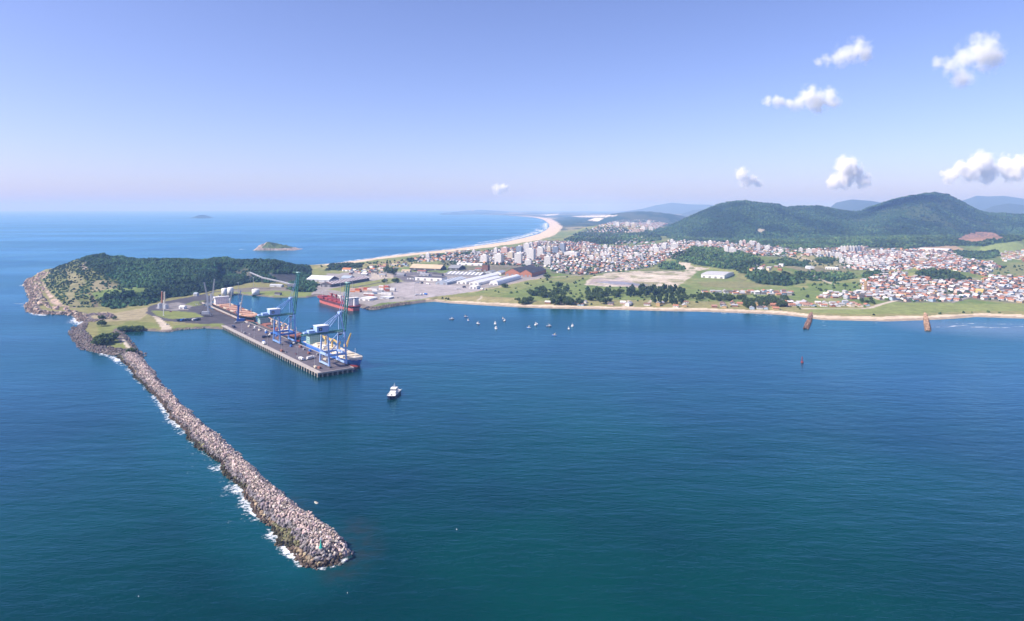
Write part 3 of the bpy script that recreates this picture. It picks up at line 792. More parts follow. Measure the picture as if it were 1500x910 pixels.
o = link_mesh('breakwater', np_mesh('breakwater', Vc, inv.reshape(-1, 4)), mat('rubble_core', (.16, .14, .135), rough=.95, var=.4, scale=.5))
tag(o, 'long rubble mound breakwater reaching from the headland into the sea', 'breakwater')
sp = 1.28
cx, cy = np.meshgrid(np.arange(x0, x1, sp), np.arange(y0, y1, sp))
cx = (cx + rng.uniform(-.7, .7, cx.shape)).ravel(); cy = (cy + rng.uniform(-.7, .7, cy.shape)).ravel()
ins, dl, dr, fr, z = bw_profile(cx, cy)
k = ins | ((dr < 7) & (pdist(cx, cy, blx) > dr))
k |= (pdist(cx, cy, blx) < 1.6)
cx, cy, ins, dl, fr, z = [a[k] for a in (cx, cy, ins, dl, fr, z)]
n = len(cx)
fr2 = fr + (fbm(cx / 14, cy / 14, 5) - .5) * .22
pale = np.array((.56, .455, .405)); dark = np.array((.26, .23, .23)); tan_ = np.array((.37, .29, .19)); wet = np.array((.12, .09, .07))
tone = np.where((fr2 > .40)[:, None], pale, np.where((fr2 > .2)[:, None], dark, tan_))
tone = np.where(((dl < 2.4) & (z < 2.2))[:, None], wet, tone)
greenish = ((fr2 < .2) & (fbm(cx / 40, cy / 40, 9) > .52))[:, None]
tone = np.where(greenish, tone * np.array((.55, .66, .55)), tone)
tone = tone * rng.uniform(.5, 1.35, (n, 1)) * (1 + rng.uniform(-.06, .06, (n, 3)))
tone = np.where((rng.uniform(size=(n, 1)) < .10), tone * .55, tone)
r = np.where(fr2 < .42, .56 + 1.15 * rng.beta(1.3, 3.2, n), .42 + .95 * rng.beta(1.3, 3.2, n))
pos = np.stack([cx, cy, z + rng.uniform(-.45, .45, n)], -1)
# the 300 boulders that show largest are things of their own
size = r / cy
cand = np.argsort(-np.where((z > .6) & (ins | (dl < 2)), size, 0))[:300]
rest = np.ones(n, bool); rest[cand] = False
rest_pos, rest_r, rest_tone = [pos[rest]], [r[rest]], [tone[rest]]
RM = []
for q in range(10):
    V = ICO2 * (1 + rng.uniform(-.16, .16, (len(ICO2), 1)))
    V = V * np.array((1.15, .95, .8)) * rng.uniform(.85, 1.15, 3)
    for c in range(7):                                     # flat broken faces
        d = rng.normal(size=3); d /= np.linalg.norm(d)
        h = V @ d; lim = rng.uniform(.55, .8)
        V = V - np.clip(h - lim, 0, None)[:, None] * d
    me = np_mesh('boulder', V, ICF2); me.materials.append(M_ROCKO); RM.append(me)
for q in cand:
    o = bpy.data.objects.new('boulder', RM[q % 10]); COL.objects.link(o)
    o.location = pos[q]; o.scale = (r[q] * 1.1,) * 3; o.rotation_euler = rng.uniform(0, 6.28, 3)
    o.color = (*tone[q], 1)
    if fr2[q] > .40: lab, grp = 'pale grey granite boulder on the broad crest near the breakwater tip', 'pale crest boulders'
    elif fr2[q] > .2: lab, grp = 'dark grey boulder on the steep side slope near the breakwater tip', 'dark slope boulders'
    elif greenish[q, 0]: lab, grp = 'mossy olive boulder on the low outer toe near the breakwater tip', 'mossy toe boulders'
    elif tone[q].mean() < .12: lab, grp = 'wet dark boulder at the waterline of the breakwater tip', 'wet waterline boulders'
    else: lab, grp = 'tan weathered boulder on the low outer toe near the breakwater tip', 'tan toe boulders'
    tag(o, lab, 'boulder', grp)

# rocks along the headland, the root of the breakwater and the port shore
def rocks_along(pts, wd, sp, rr, tone, zoff=0.0):
    pts = [Vector(p) for p in pts]
    for a, b in zip(pts[:-1], pts[1:]):
        L = (b - a).length; nrm = Vector((-(b - a).y, (b - a).x)) / max(L, .1)
        m = int(L * wd / sp ** 2)
        t_ = rng.uniform(0, 1, m); s_ = rng.uniform(-.5, .5, m) * wd
        X = a.x + (b.x - a.x) * t_ + nrm.x * s_; Y = a.y + (b.y - a.y) * t_ + nrm.y * s_
        Z = np.maximum(hz(X, Y), -.4) + zoff + rng.uniform(-.4, .5, m)
        rest_pos.append(np.stack([X, Y, Z], -1)); rest_r.append(rng.uniform(*rr, m))
        rest_tone.append(np.array(tone) * rng.uniform(.45, 1.35, (m, 1)) * (1 + rng.uniform(-.08, .08, (m, 3))))
root = g([(208, 520), (192, 519), (172, 518), (150, 514), (130, 510), (122, 500), (112, 488), (117, 478)])
rocks_along(root, 22, 2.3, (.9, 2.0), (.19, .16, .15))
rocks_along(g([(118, 466), (150, 462), (160, 468), (130, 474)]), 22, 2.6, (.9, 2.0), (.26, .21, .2))
rocks_along(g(CO_W[7:18]), 9, 3.2, (1.2, 3.0), (.17, .13, .11)); rocks_along(g(CO_W[7:18]), 17, 5.0, (1.2, 3.4), (.40, .305, .235))
rocks_along(g([(118, 462), (90, 456), (66, 450), (56, 440), (58, 425), (52, 414), (64, 400)]), 16, 9.0, (2.0, 5.0), (.44, .34, .27))
rocks_along(g([(600, 445), (575, 448.5), (550, 453), (538, 453)]), 14, 2.2, (.8, 1.7), (.21, .18, .15))
rocks_along(g(CO_L[:4]), 5, 2.0, (.6, 1.3), (.25, .22, .2)); rocks_along(g(CO_L[4:]), 6, 2.0, (.7, 1.5), (.2, .17, .16))
RP, RR, RT = np.concatenate(rest_pos), np.concatenate(rest_r), np.concatenate(rest_tone)
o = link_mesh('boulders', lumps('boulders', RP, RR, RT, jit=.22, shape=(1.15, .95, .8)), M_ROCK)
tag(o, 'countless granite boulders covering the breakwater and the rocky shores', 'boulders', kind='stuff')

# two groynes on the beach
for (a, b, nm) in (((1189, 459), (1181, 482), 'reddish rubble groyne on the beach, straight with a blunt dark end, nearer the moored boats'), ((1355, 460), (1359.5, 485), 'sandy orange rubble groyne on the beach, with foam at its tip')):
    A, B = Vector(G(*a)), Vector(G(*b)); d = (B - A).normalized(); nn = Vector((-d.y, d.x)); L = (B - A).length
    m = int(L * 11 / 2.2)
    t_ = rng.uniform(0, 1, m); s_ = rng.uniform(-1, 1, m)
    wdt = 2.4 + 1.1 * t_
    X = A.x + d.x * L * t_ + nn.x * s_ * wdt; Y = A.y + d.y * L * t_ + nn.y * s_ * wdt
    Z = .9 * (1 - np.abs(s_)) ** .7 + .1 + .6 * (1 - t_) + rng.uniform(-.6, .7, m)
    tn = np.array((.25, .155, .115) if A.x < 600 else (.40, .26, .17)) * rng.uniform(.35, 1.5, (m, 1)) * np.where(Z < 1, .5, 1)[:, None]
    tag(link_mesh('groyne', lumps('groyne', np.stack([X, Y, Z], -1), rng.uniform(.8, 1.8, m), tn, jit=.3), M_ROCK), nm, 'groyne', 'rubble groynes on the beach')

# ---------------------------------------------------------------- woods
def scatter(mask, cap=10 ** 9):
    ax = 2.5 / F * GY[:-1, :-1]; ay = np.diff(YS)[:, None]
    lam = np.where(mask[:-1, :-1], TD[:-1, :-1] * ax * ay, 0)
    cnt = rng.poisson(lam)
    j, i = np.nonzero(cnt); c = cnt[j, i]
    j, i = np.repeat(j, c), np.repeat(i, c)
    fu, fv = rng.uniform(0, 1, len(j)), rng.uniform(0, 1, len(j))
    y = YS[j] + fv * (YS[j + 1] - YS[j]); px = PXS[i] + 2.5 * fu
    x = (px - CX) / F * y
    return x, y, hz(x, y), TS[j, i]
M_CROWN = mat('crown_leaves', attr='tone', rough=.8, var=.3, scale=.5, spec=.15)
_t = M_CROWN.node_tree; _tr = _t.nodes.new('ShaderNodeBsdfTranslucent'); _mx = _t.nodes.new('ShaderNodeMixShader'); _mx.inputs[0].default_value = .4
_src = _t.nodes['Principled BSDF'].inputs['Base Color'].links[0].from_socket
_t.links.new(_src, _tr.inputs['Color']); _t.links.new(_t.nodes['Principled BSDF'].outputs[0], _mx.inputs[1]); _t.links.new(_tr.outputs[0], _mx.inputs[2]); _t.links.new(_mx.outputs[0], _t.nodes['Material Output'].inputs['Surface'])
def wood(mask, lab, hi, tint, squash=.85):
    x, y, z, s = scatter(mask)
    n = len(x)
    big = fbm(x / 70, y / 70, 131, 3)
    r = s * rng.uniform(.55, 1.15, n)
    v = rng.uniform(.55, 1.45, n) * (.7 + .6 * big)
    hue = rng.uniform(-1, 1, n)
    pn = fbm(x / 170, y / 260, 231, 4); v = v * np.where(pn > .52, 1.4, np.where(pn < .42, .7, 1.0))
    tone = np.stack([tint[0] * v * (1 + .30 * hue), tint[1] * v * (1 + .08 * hue), tint[2] * v * (1 - .1 * hue)], -1)
    pos = np.stack([x, y, z + r * .35], -1)
    me = lumps('forest', pos, r, tone, jit=.34 if hi else .28, shape=(1, 1, squash), tonejit=.28, hi=hi)
    tag(link_mesh('forest', me, M_LEAF), lab, 'forest', kind='stuff')
    return n
hm_ = (ZID == 2) | (HL & (TD > 0))
nt1 = wood(hm_ & (GY < 2300), 'dense dark green woodland over the headland hill', True, (.027, .064, .026))
m2 = (ZID == 3) & (GY < 8000) & (PX2 > 900) & (PX2 < 1640)
TD[MT & (GY > 5400)] *= .3
nt2 = wood(m2, 'dark forest covering the mountains behind the town', False, (.032, .064, .028))
m3 = (ZID != 3) & ~hm_ & (GY < 7500) & (PX2 > 380) & (PX2 < 1640)
nt3 = wood(m3, 'scattered woods and garden trees across the town and fields', False, (.044, .078, .027))
print('trees', nt1, nt2, nt3, 'rocks', len(RP))

# ---------------------------------------------------------------- islands
def island(px, py, wpx, hpx, dep, lab, prof, rock=True, veg=(.04, .07, .03)):
    y = H * F / (py - EYE); s = y / F
    nu, nv = 160, 50
    U, W = np.meshgrid(np.linspace(-1, 1, nu), np.linspace(-1, 1, nv))
    X = (px - CX) * s + U * wpx / 2 * s; Y = y + dep / 2 + W * dep / 2
    e = np.clip(1 - W * W, 0, 1) ** .5
    hh = np.interp(U, np.linspace(-1, 1, len(prof)), prof) * hpx * s * 1.0
    Z = hh * e * (.62 + .76 * fbm(X / (wpx * s * .07), Y / (wpx * s * .07), 7, 5)) - .5
    tone = np.where(((Z < hh.max() * .28) | (U < -.55))[..., None] & rock, np.array((.34, .28, .24)) * (.15 + 1.7 * fbm(X / 7, Y / 7, 3))[..., None], np.array(veg) * (.5 + 1.0 * fbm(X / 14, Y / 14, 4))[..., None])
    ii = np.arange(U.size).reshape(U.shape)
    Fq = np.stack([ii[:-1, :-1], ii[:-1, 1:], ii[1:, 1:], ii[1:, :-1]], -1).reshape(-1, 4)
    me = np_mesh('island', np.stack([X, Y, Z], -1).reshape(-1, 3), Fq, vattr={'tone': tone.reshape(-1, 3)})
    tag(link_mesh('island', me, M_ROCK), lab, 'island', kind='structure')
island(401, 367, 64, 10.5, 130, 'rocky green island off the headland with foam at its foot', [0, .6, .85, 1, .95, .85, .72, .62, .55, .45, .3, .15, 0], veg=(.085, .125, .045))
island(287, 319.5, 26, 4, 500, 'small hazy island on the horizon to the left', [0, .25, .45, .9, 1, .8, .6, .2, 0], False)
island(659, 314.6, 38, 3.2, 900, 'low double humped island on the far horizon', [0, .5, .6, .4, .5, .9, 1, .8, .3, 0], False)
island(690, 314.4, 60, 2.2, 900, 'faint low headland at the end of the far beach', [0, .3, .6, .4, .5, .8, 1, .8, .9, .5], False)

# ---------------------------------------------------------------- clouds: real volumes, well above the haze
def cloud(blobs, D, lab, dens=1.0, flat=.75):
    s = D / F
    W = [Vector(((a - CX) * s, D + (k % 3 - 1) * c * s * .4, H + (EYE - b) * s)) for k, (a, b, c) in enumerate(blobs)]
    C0 = sum(W, Vector()) / len(W)
    bm = bmesh.new()
    for wv, (a, b, c) in zip(W, blobs):
        bmesh.ops.create_icosphere(bm, subdivisions=2, radius=c * s * 1.6, matrix=Matrix.Translation(wv - C0))
    r = bmesh.ops.convex_hull(bm, input=bm.verts)
    bmesh.ops.delete(bm, geom=list({e for e in r['geom_interior'] + r['geom_unused'] if isinstance(e, bmesh.types.BMVert)}), context='VERTS')
    me = bpy.data.meshes.new('cloud'); bm.to_mesh(me); bm.free()
    m = bpy.data.materials.new('cloud_vapour'); m.use_nodes = True
    t = m.node_tree; N = t.nodes; L = t.links; N.remove(N['Principled BSDF'])
    tc = N.new('ShaderNodeTexCoord')
    rm = max(c for _, _, c in blobs) * s
    wn = N.new('ShaderNodeTexNoise'); wn.inputs['Scale'].default_value = 1.3 / rm; wn.inputs['Detail'].default_value = 5; wn.inputs['Roughness'].default_value = .62
    L.new(tc.outputs['Object'], wn.inputs['Vector'])
    cur = None
    for wv, (a, b, c) in zip(W, blobs):
        sb = N.new('ShaderNodeVectorMath'); sb.operation = 'SUBTRACT'; sb.inputs[1].default_value = wv - C0
        L.new(tc.outputs['Object'], sb.inputs[0])
        ln = N.new('ShaderNodeVectorMath'); ln.operation = 'LENGTH'; L.new(sb.outputs[0], ln.inputs[0])
        mr = N.new('ShaderNodeMapRange'); mr.clamp = False
        mr.inputs[1].default_value = 0; mr.inputs[2].default_value = c * s * 1.4; mr.inputs[3].default_value = 1; mr.inputs[4].default_value = 0
        L.new(ln.outputs['Value'], mr.inputs[0])
        if cur is None: cur = mr.outputs[0]
        else:
            mx = N.new('ShaderNodeMath'); mx.operation = 'SMOOTH_MAX'; mx.inputs[2].default_value = .25; L.new(cur, mx.inputs[0]); L.new(mr.outputs[0], mx.inputs[1]); cur = mx.outputs[0]
    nz = N.new('ShaderNodeMapRange'); nz.clamp = False
    for k, v in zip((1, 2, 3, 4), (0, 1, -1.35, 1.15)): nz.inputs[k].default_value = v
    L.new(wn.outputs[0], nz.inputs[0])
    ad = N.new('ShaderNodeMath'); ad.operation = 'ADD'; L.new(cur, ad.inputs[0]); L.new(nz.outputs[0], ad.inputs[1])
    fin = N.new('ShaderNodeMapRange'); fin.interpolation_type = 'SMOOTHSTEP'
    for k, v in zip((1, 2, 3, 4), (-.04, 1.1, 0, 2.9 * dens / rm)): fin.inputs[k].default_value = v
    L.new(ad.outputs[0], fin.inputs[0])
    pv = N.new('ShaderNodeVolumePrincipled'); pv.inputs['Color'].default_value = (.997, .997, .999, 1); pv.inputs['Anisotropy'].default_value = -.1
    L.new(fin.outputs[0], pv.inputs['Density']); L.new(pv.outputs[0], N['Material Output'].inputs['Volume'])
    o = link_mesh('cloud', me, m); o.location = C0
    tag(o, lab, 'cloud', 'small cumulus clouds')
cloud([(1255, 73, 15), (1240, 80, 15), (1268, 80, 11), (1225, 85, 10), (1212, 88, 8), (1200, 90, 6.5)], 9000, 'thin white cloud high in the sky, left of the largest high cloud', .55)
cloud([(1433, 75, 21), (1413, 84, 16), (1453, 84, 17), (1388, 97, 12), (1412, 114, 14), (1375, 92, 8)], 9000, 'large white puffy cloud highest at the right of the sky', .8)
cloud([(1184, 142, 14), (1215, 144, 13), (1198, 150, 13), (1170, 152, 10), (1157, 151, 8), (1146, 150, 8), (1135, 149, 7.5), (1125, 148, 7)], 9000, 'two humped white cloud with a wisp trailing from its left', .9)
cloud([(1238, 244, 13), (1247, 250, 12), (1240, 261, 12), (1262, 266, 10), (1222, 267, 9)], 16000, 'tall bright cumulus cloud over the saddle between the mountains', 3.2)
cloud([(1433, 238, 13), (1408, 245, 9), (1475, 240, 12), (1494, 240, 11), (1420, 252, 12), (1450, 252, 13), (1480, 253, 13), (1393, 257, 10), (1520, 250, 15)], 16000, 'long bank of bright cumulus over the right mountain ranges', 3.2)
cloud([(729, 277, 7), (738, 275, 6)], 24000, 'tiny bright cloud low over the far beach', 1.3)
cloud([(1085, 255, 8), (1092, 265, 8), (1110, 269, 6), (1100, 264, 7)], 16000, 'small greyish cloud above the left mountain', 1.4)

cloud([(830, -252, 38), (872, -256, 44), (908, -250, 32)], 4150, 'unseen cloud above the frame, added to shade the right mountain', 1.6)  # cloud added out of view to cast a shadow on the right mountain

# ================================================================ port
M_WHITE = mat('white_paint', (.78, .77, .75), rough=.5, var=.12, scale=.3)
M_CREAM = mat('cream_paint', (.66, .58, .45), rough=.6, var=.12, scale=.3)
M_LBLUE = mat('pale_blue_paint', (.36, .50, .78), rough=.5, var=.12, scale=.3)
M_BLUE = mat('strong_blue_paint', (.045, .16, .50), rough=.5, var=.15, scale=.3)
M_GREEN = mat('sea_green_paint', (.045, .20, .18), rough=.5, var=.18, scale=.4)
M_PGREEN = mat('pale_green_paint', (.32, .50, .46), rough=.55, var=.15, scale=.3)
M_RED = mat('red_paint', (.30, .05, .05), rough=.5, var=.2, scale=.2)
M_SALMON = mat('salmon_antifouling', (.46, .12, .10), rough=.6, var=.2, scale=.2)
M_HULLD = mat('dark_hull', (.10, .03, .035), rough=.5, var=.2, scale=.2)
M_RUST = mat('red_oxide', (.27, .115, .085), rough=.75, var=.35, scale=.35)
M_ORANGE = mat('orange_deck', (.52, .31, .21), rough=.7, var=.25, scale=.3)
M_NAVY = mat('navy_paint', (.015, .03, .085), rough=.4, var=.15, scale=.2)
M_BLACK = mat('black_paint', (.025, .025, .03), rough=.5, var=.2, scale=.3)
M_DGREY = mat('dark_grey', (.09, .09, .10), rough=.8, var=.25, scale=.2)
M_GREY = mat('mid_grey', (.26, .26, .28), rough=.7, var=.2, scale=.3)
M_LGREY = mat('light_grey_paint', (.47, .49, .52), rough=.5, var=.12, scale=.3)
M_YEL = mat('yellow_paint', (.66, .47, .16), rough=.55, var=.15, scale=.4)
M_GLASS = mat('dark_glass', (.03, .045, .06), rough=.12, var=.1, scale=.5, spec=.6)
M_BRICK = mat('red_brick', (.40, .17, .10), rough=.85, var=.25, scale=.3)
M_DROOF = mat('dark_roof', (.075, .07, .075), rough=.8, var=.3, scale=.12)
M_GROOF = mat('grey_sheet_roof', (.26, .27, .29), rough=.6, var=.3, scale=.08, streak=(.3, 3, 1))
M_BGROOF = mat('blue_grey_roof', (.33, .38, .45), rough=.6, var=.25, scale=.08, streak=(.3, 3, 1))
M_WROOF = mat('white_sheet_roof', (.74, .75, .77), rough=.5, var=.12, scale=.08, streak=(.3, 3, 1))
M_BROOF = mat('beige_roof', (.50, .40, .27), rough=.8, var=.15, scale=.05)
M_TILE = mat('terracotta_tiles', (.50, .19, .08), rough=.8, var=.3, scale=.4)
M_DECK = mat('quay_asphalt', (.115, .10, .115), rough=.9, var=.35, scale=.07, streak=(1, 3, 1))
M_QCON = mat('quay_concrete', (.40, .36, .33), rough=.9, var=.25, scale=.2)
M_PILE = mat('stained_piles', (.36, .33, .29), rough=.9, var=.4, scale=.6)
M_STEEL = mat('galvanised', (.42, .43, .45), rough=.5, var=.1, scale=.5)

# ---------------------------------------------------------------- quay
QZ = 5.0
q = thing('quay', 'long dark asphalt pier on concrete piles reaching into the basin', 'quay', (Q0.x, Q0.y, 0), QROT)
def L2(u, v): return (v, u)          # local x across, local y along
mb = MB(); mb.box(1.2, 43, 1.2, 394, QZ - .9, QZ); mb.build('deck', M_DECK, q)
mb = MB()
mb.box(0, 1.19, 0, 394, QZ - 1.0, QZ + .25); mb.box(43.01, 44, 0, 700, QZ - 2.5, QZ + .25); mb.box(1.2, 43, 0, 1.19, QZ - 1.6, QZ + .25)
mb.box(1.21, 5.5, 1.3, 390, QZ + .006, QZ + .02); mb.build('edge_beam', M_QCON, q)
mb = MB(); mb.box(7, 42.5, 3.5, 390, -3, QZ - .92); mb.build('deck_shade', M_BLACK, q)  # black block standing in for the shade between the piles under the deck
pm = MB(); pm.box(-.6, .5, -1.0, 1.0, -4, QZ - 1.01); pme = pm.mesh('pile')
for k in range(49):
    o = link_mesh('pile', pme, M_PILE, q); o.location = (.65, 1.4 + k * 8.0, 0)
for k in range(1, 8):
    o = link_mesh('pile', pme, M_PILE, q); o.location = (k * 6.0, .65, 0)
fm = MB(); fm.box(0, .9, -.6, .6, .6, QZ); fme = fm.mesh('fender')
for k in range(24):
    o = link_mesh('fender', fme, M_BLACK, q); o.location = (44.01, 6 + k * 16.5, 0)
mb = MB()
for v in (21.0, 42.0): mb.box(v - .3, v + .3, 2, 388, QZ + .012, QZ + .03)
mb.build('crane_rail', M_DGREY, q)

# lamp posts along the seaward edge
def lamp_post(h):
    t = thing('lamp_post', 'tall grey lamp post', 'lamp post')
    mb = MB(); mb.tube((0, 0, 0), (0, 0, h), .26, .14, 6); mb.build('post', M_STEEL, t)
    mb = MB(); mb.box(-.9, .9, -.9, .9, 0, 1.0); mb.build('base', M_QCON, t)
    mb = MB(); mb.bar((-1.6, 0, h), (1.6, 0, h), .25); mb.box(-1.9, -1.0, -.35, .35, h - .25, h + .1); mb.box(1.0, 1.9, -.35, .35, h - .25, h + .1); mb.build('lamp_head', M_LGREY, t)
    return t
lp = lamp_post(13.0)
posts = [(354, 486, 'grey lamp post on the quay edge nearest the shore'), (372.5, 494.8, 'grey lamp post, second from the shore along the quay edge'), (391.6, 506, 'grey lamp post just before the first gantry crane on the quay edge'),
         (412.7, 515, 'grey lamp post on the quay edge in front of the first gantry crane'), (435.5, 523.5, 'grey lamp post on the quay edge between the two gantry cranes'), (460.7, 538.5, 'grey lamp post on the quay edge nearest the pier end')]
for k, (px, py, lab) in enumerate(posts):
    o = lp if k == 0 else copy_tree(lp)
    o.location = (*G(px, py, QZ), QZ); tag(o, lab, 'lamp post', 'lamp posts along the quay edge')

# ---------------------------------------------------------------- ship to shore gantry cranes
def gantry(label, u, leg_m, portal_m, boom_deg):
    t = thing('gantry_crane', label, 'crane', (*Q(u, 31.5), QZ + .03), QROT, 'ship to shore gantry cranes')
    for sx in (-10.5, 10.5):
        for sy in (-14, 14):
            mb = MB(); mb.bar((sx, sy, 1.6), (sx, sy * .62, 37.5), 1.7, 1.5)
            l = mb.build('leg', leg_m, t)
            wb = MB(); wb.box(sx - .9, sx + .9, sy - 3.2, sy + 3.2, .25, 1.6)
            for k in range(4): wb.tube((sx - .45, sy - 2.4 + k * 1.6, .35), (sx + .45, sy - 2.4 + k * 1.6, .35), .34, n=8)
            wb.build('bogie', M_DGREY, l)
    for sx in (-10.5, 10.5):
        mb = MB(); mb.bar((sx, -14, 2.6), (sx, 14, 2.6), 1.5, 1.8); mb.build('sill_beam', leg_m, t)
        mb = MB(); mb.bar((sx, -12.0, 13.5), (sx, 12.0, 13.5), 1.6, 2.4); mb.build('portal_beam', portal_m, t)
    for sy in (-12.2, 12.2):
        mb = MB(); mb.bar((-10.5, sy, 13.5), (10.5, sy, 13.5), 1.6, 2.4); mb.build('portal_beam', portal_m, t)
    for sy in (-9.6, 9.6):
        mb = MB(); mb.bar((-10.4, sy + .6 * (1 if sy > 0 else -1), 15.0), (9.5, sy * .95, 33.5), .8); mb.build('diagonal_brace', leg_m, t)
    for sx in (-10.5, 10.5):
        mb = MB(); mb.bar((sx, -8.9, 36.8), (sx, 8.9, 36.8), 1.3, 1.8); mb.build('top_beam', leg_m, t)
    mb = MB()
    for sy in (-3.4, 3.4): mb.bar((-38, sy, 38.6), (13.5, sy, 38.6), 1.1, 2.0)
    for k in range(13): mb.bar((-37.5 + k * 4.2, -3.4, 38.4), (-37.5 + k * 4.2, 3.4, 38.4), .5)
    gir = mb.build('girder', M_GREEN, t)
    rl = MB()
    for sy in (-5.0, 5.0):
        rl.bar((-38, sy, 40.2), (12, sy, 40.2), .14)
        for k in range(18): rl.bar((-38 + k * 2.9, sy, 38.9), (-38 + k * 2.9, sy, 40.2), .12)
        rl.box(-38, 12, min(sy, sy * .78), max(sy, sy * .78), 38.7, 38.85)
    rl.build('walkway', M_PGREEN, gir)
    mb = MB(); mb.box(-22, -8, -5.5, 5.5, 40.4, 47.4); mh = mb.build('machinery_house', M_LBLUE, t)
    mb = MB(); mb.box(-22.5, -7.5, -6, 6, 47.41, 47.9); mb.build('roof', M_WHITE, mh)
    mb = MB(); mb.box(-19.5, -15.8, -5.58, -5.51, 42.2, 45.6); mb.box(-18.4, -16.9, -5.66, -5.59, 43.0, 44.8, 1); mb.build('emblem', [M_NAVY, M_LGREY], mh)
    mb = MB(); mb.box(-31, -24, -3.8, 3.8, 39.8, 43.2); mb.box(-36, -32.5, -2.5, 2.5, 39.8, 41.8); mb.build('equipment_cabin', M_LBLUE, t)
    # A-frame and stays
    for sy in (-1, 1):
        mb = MB(); mb.bar((10.5, sy * 7.6, 37.5), (8.0, sy * 2.2, 60), 1.1); mb.build('mast_leg', leg_m, t)
        mb = MB(); mb.bar((8.0, sy * 2.2, 60), (-10.5, sy * 3.6, 39.8), .75); mb.build('back_stay', leg_m, t)
        mb = MB(); mb.bar((8.0, sy * 2.2, 59.5), (-25, sy * 3.6, 39.6), .6); mb.build('back_stay', leg_m, t)
    mb = MB(); mb.box(6.6, 9.6, -3.2, 3.2, 59.2, 61.4); mb.build('apex_platform', M_LBLUE, t)
    # operator cab
    mb = MB(); mb.box(5.2, 8.4, -5.9, -3.9, 34.4, 37.2); cb = mb.build('operator_cab', M_WHITE, t)
    mb = MB(); mb.box(5.0, 8.6, -6.0, -3.8, 34.9, 36.2); mb.build('window', M_GLASS, cb)
    # raised boom
    a = math.radians(boom_deg); bd = Vector((math.cos(a), 0, math.sin(a))); hn = Vector((13.8, 0, 38.6)); nn = Vector((-math.sin(a), 0, math.cos(a)))
    mb = MB(); BL_ = 57
    for sy in (-3.2, 3.2):
        mb.bar(hn + Vector((0, sy, 0)), hn + bd * BL_ + Vector((0, sy, 0)), 1.0, 1.9)
    for k in range(15): mb.bar(hn + bd * (1 + k * 4) + Vector((0, -3.2, 0)), hn + bd * (1 + k * 4) + Vector((0, 3.2, 0)), .5)
    for sy in (-3.2, 3.2):
        for k in range(9):
            p = hn + bd * (3 + k * 6) + Vector((0, sy, 0)); mb.bar(p, p + bd * 3 + nn * 2.6, .3); mb.bar(p + bd * 3 + nn * 2.6, p + bd * 6, .3)
        mb.bar(hn + bd * 6 + nn * 2.6 + Vector((0, sy, 0)), hn + bd * 54 + nn * 2.6 + Vector((0, sy, 0)), .35)
    bo = mb.build('boom', M_GREEN, t)
    mb = MB(); e = hn + bd * BL_; mb.box(e.x - 2.6, e.x + 1.4, -4, 4, e.z - .4, e.z + .5); mb.build('boom_tip', M_PGREEN, bo)
    mb = MB()
    for sy in (-2.6, 2.6):
        mb.bar((8.2, sy, 60.8), hn + bd * 24 + Vector((0, sy, 0)) + nn * 2.5, .35); mb.bar((8.2, sy, 60.8), hn + bd * 46 + Vector((0, sy, 0)) + nn * 2.5, .3)
    mb.build('fore_stay', leg_m, t)
    # stair tower on a landside leg
    mb = MB(); mb.lattice((-11.9, -13.4, 1.5), (-11.9, -8.8, 37), 1.8, 1.8, 14, .16); mb.build('stair_tower', M_LGREY, t)
gantry('blue and green gantry crane with raised boom, farther from the pier end', 197, mat('crane_blue', (.20, .36, .68), rough=.5, var=.15, scale=.4), M_BLUE, 84)
gantry('pale blue and green gantry crane with raised boom at the pier end', 31, M_LBLUE, M_LBLUE, 85)

# ---------------------------------------------------------------- mobile harbour cranes
def harbour_crane(label, px, py, col, tower_h, boom, head, z=QZ):
    t = thing('harbour_crane', label, 'crane', (*G(px, py, z), z), head)
    mb = MB(); mb.box(-6, 6, -4.5, 4.5, .9, 2.6); ch = mb.build('chassis', M_GREY, t)
    for sx in (-4.5, -1.5, 1.5, 4.5):
        for sy in (-3.6, 3.6):
            w_ = MB(); w_.tube((sx, sy - .6, .85), (sx, sy + .6, .85), .85, n=10); w_.build('wheel', M_BLACK, ch)
    for sx in (-7, 7):
        for sy in (-5.5, 5.5):
            w_ = MB(); w_.box(sx - 1, sx + 1, sy - 1, sy + 1, 0, .8); w_.bar((sx * .8, sy * .7, 1.9), (sx, sy, 1.2), .7); w_.build('outrigger', M_GREY, ch)
    mb = MB(); mb.box(-8, 4, -2.8, 2.8, 2.7, 6.6); mb.box(-10.5, -8, -2.6, 2.6, 2.8, 5.4, 1); mb.build('slewing_house', [col, M_DGREY], t)
    mb = MB(); mb.bar((2, 0, 6.6), (1.0, 0, tower_h), 2.6, 2.6); tw = mb.build('tower', col, t)
    mb = MB(); mb.box(2.6, 5.0, -1.2, 1.2, tower_h * .55, tower_h * .55 + 2.6); cb = mb.build('cab', M_WHITE, tw)
    mb = MB(); mb.box(5.01, 5.1, -1.0, 1.0, tower_h * .55 + .8, tower_h * .55 + 2.2); mb.build('window', M_GLASS, cb)
    b = Vector(boom); mb = MB(); mb.lattice((3.6, 0, tower_h * .5), (3.6 + b.x, 0, tower_h * .5 + b.z), 2.4, 1.2, 16, .34); bm_ = mb.build('boom', M_LGREY if col is not M_BLUE else M_LBLUE, t)
    mb = MB(); mb.bar((1, 0, tower_h), (3.6 + b.x, 0, tower_h * .5 + b.z), .22); mb.bar((1, 0, tower_h), (-8, 0, 6), .3); mb.build('pendant_cable', M_DGREY, t)
    mb = MB(); mb.bar((3.6 + b.x, 0, tower_h * .5 + b.z), (3.7 + b.x, 0, tower_h * .5 + b.z - 14), .14); mb.box(3.2 + b.x, 4.2 + b.x, -.6, .6, tower_h * .5 + b.z - 16, tower_h * .5 + b.z - 14); mb.build('hook', M_DGREY, bm_)
    return t
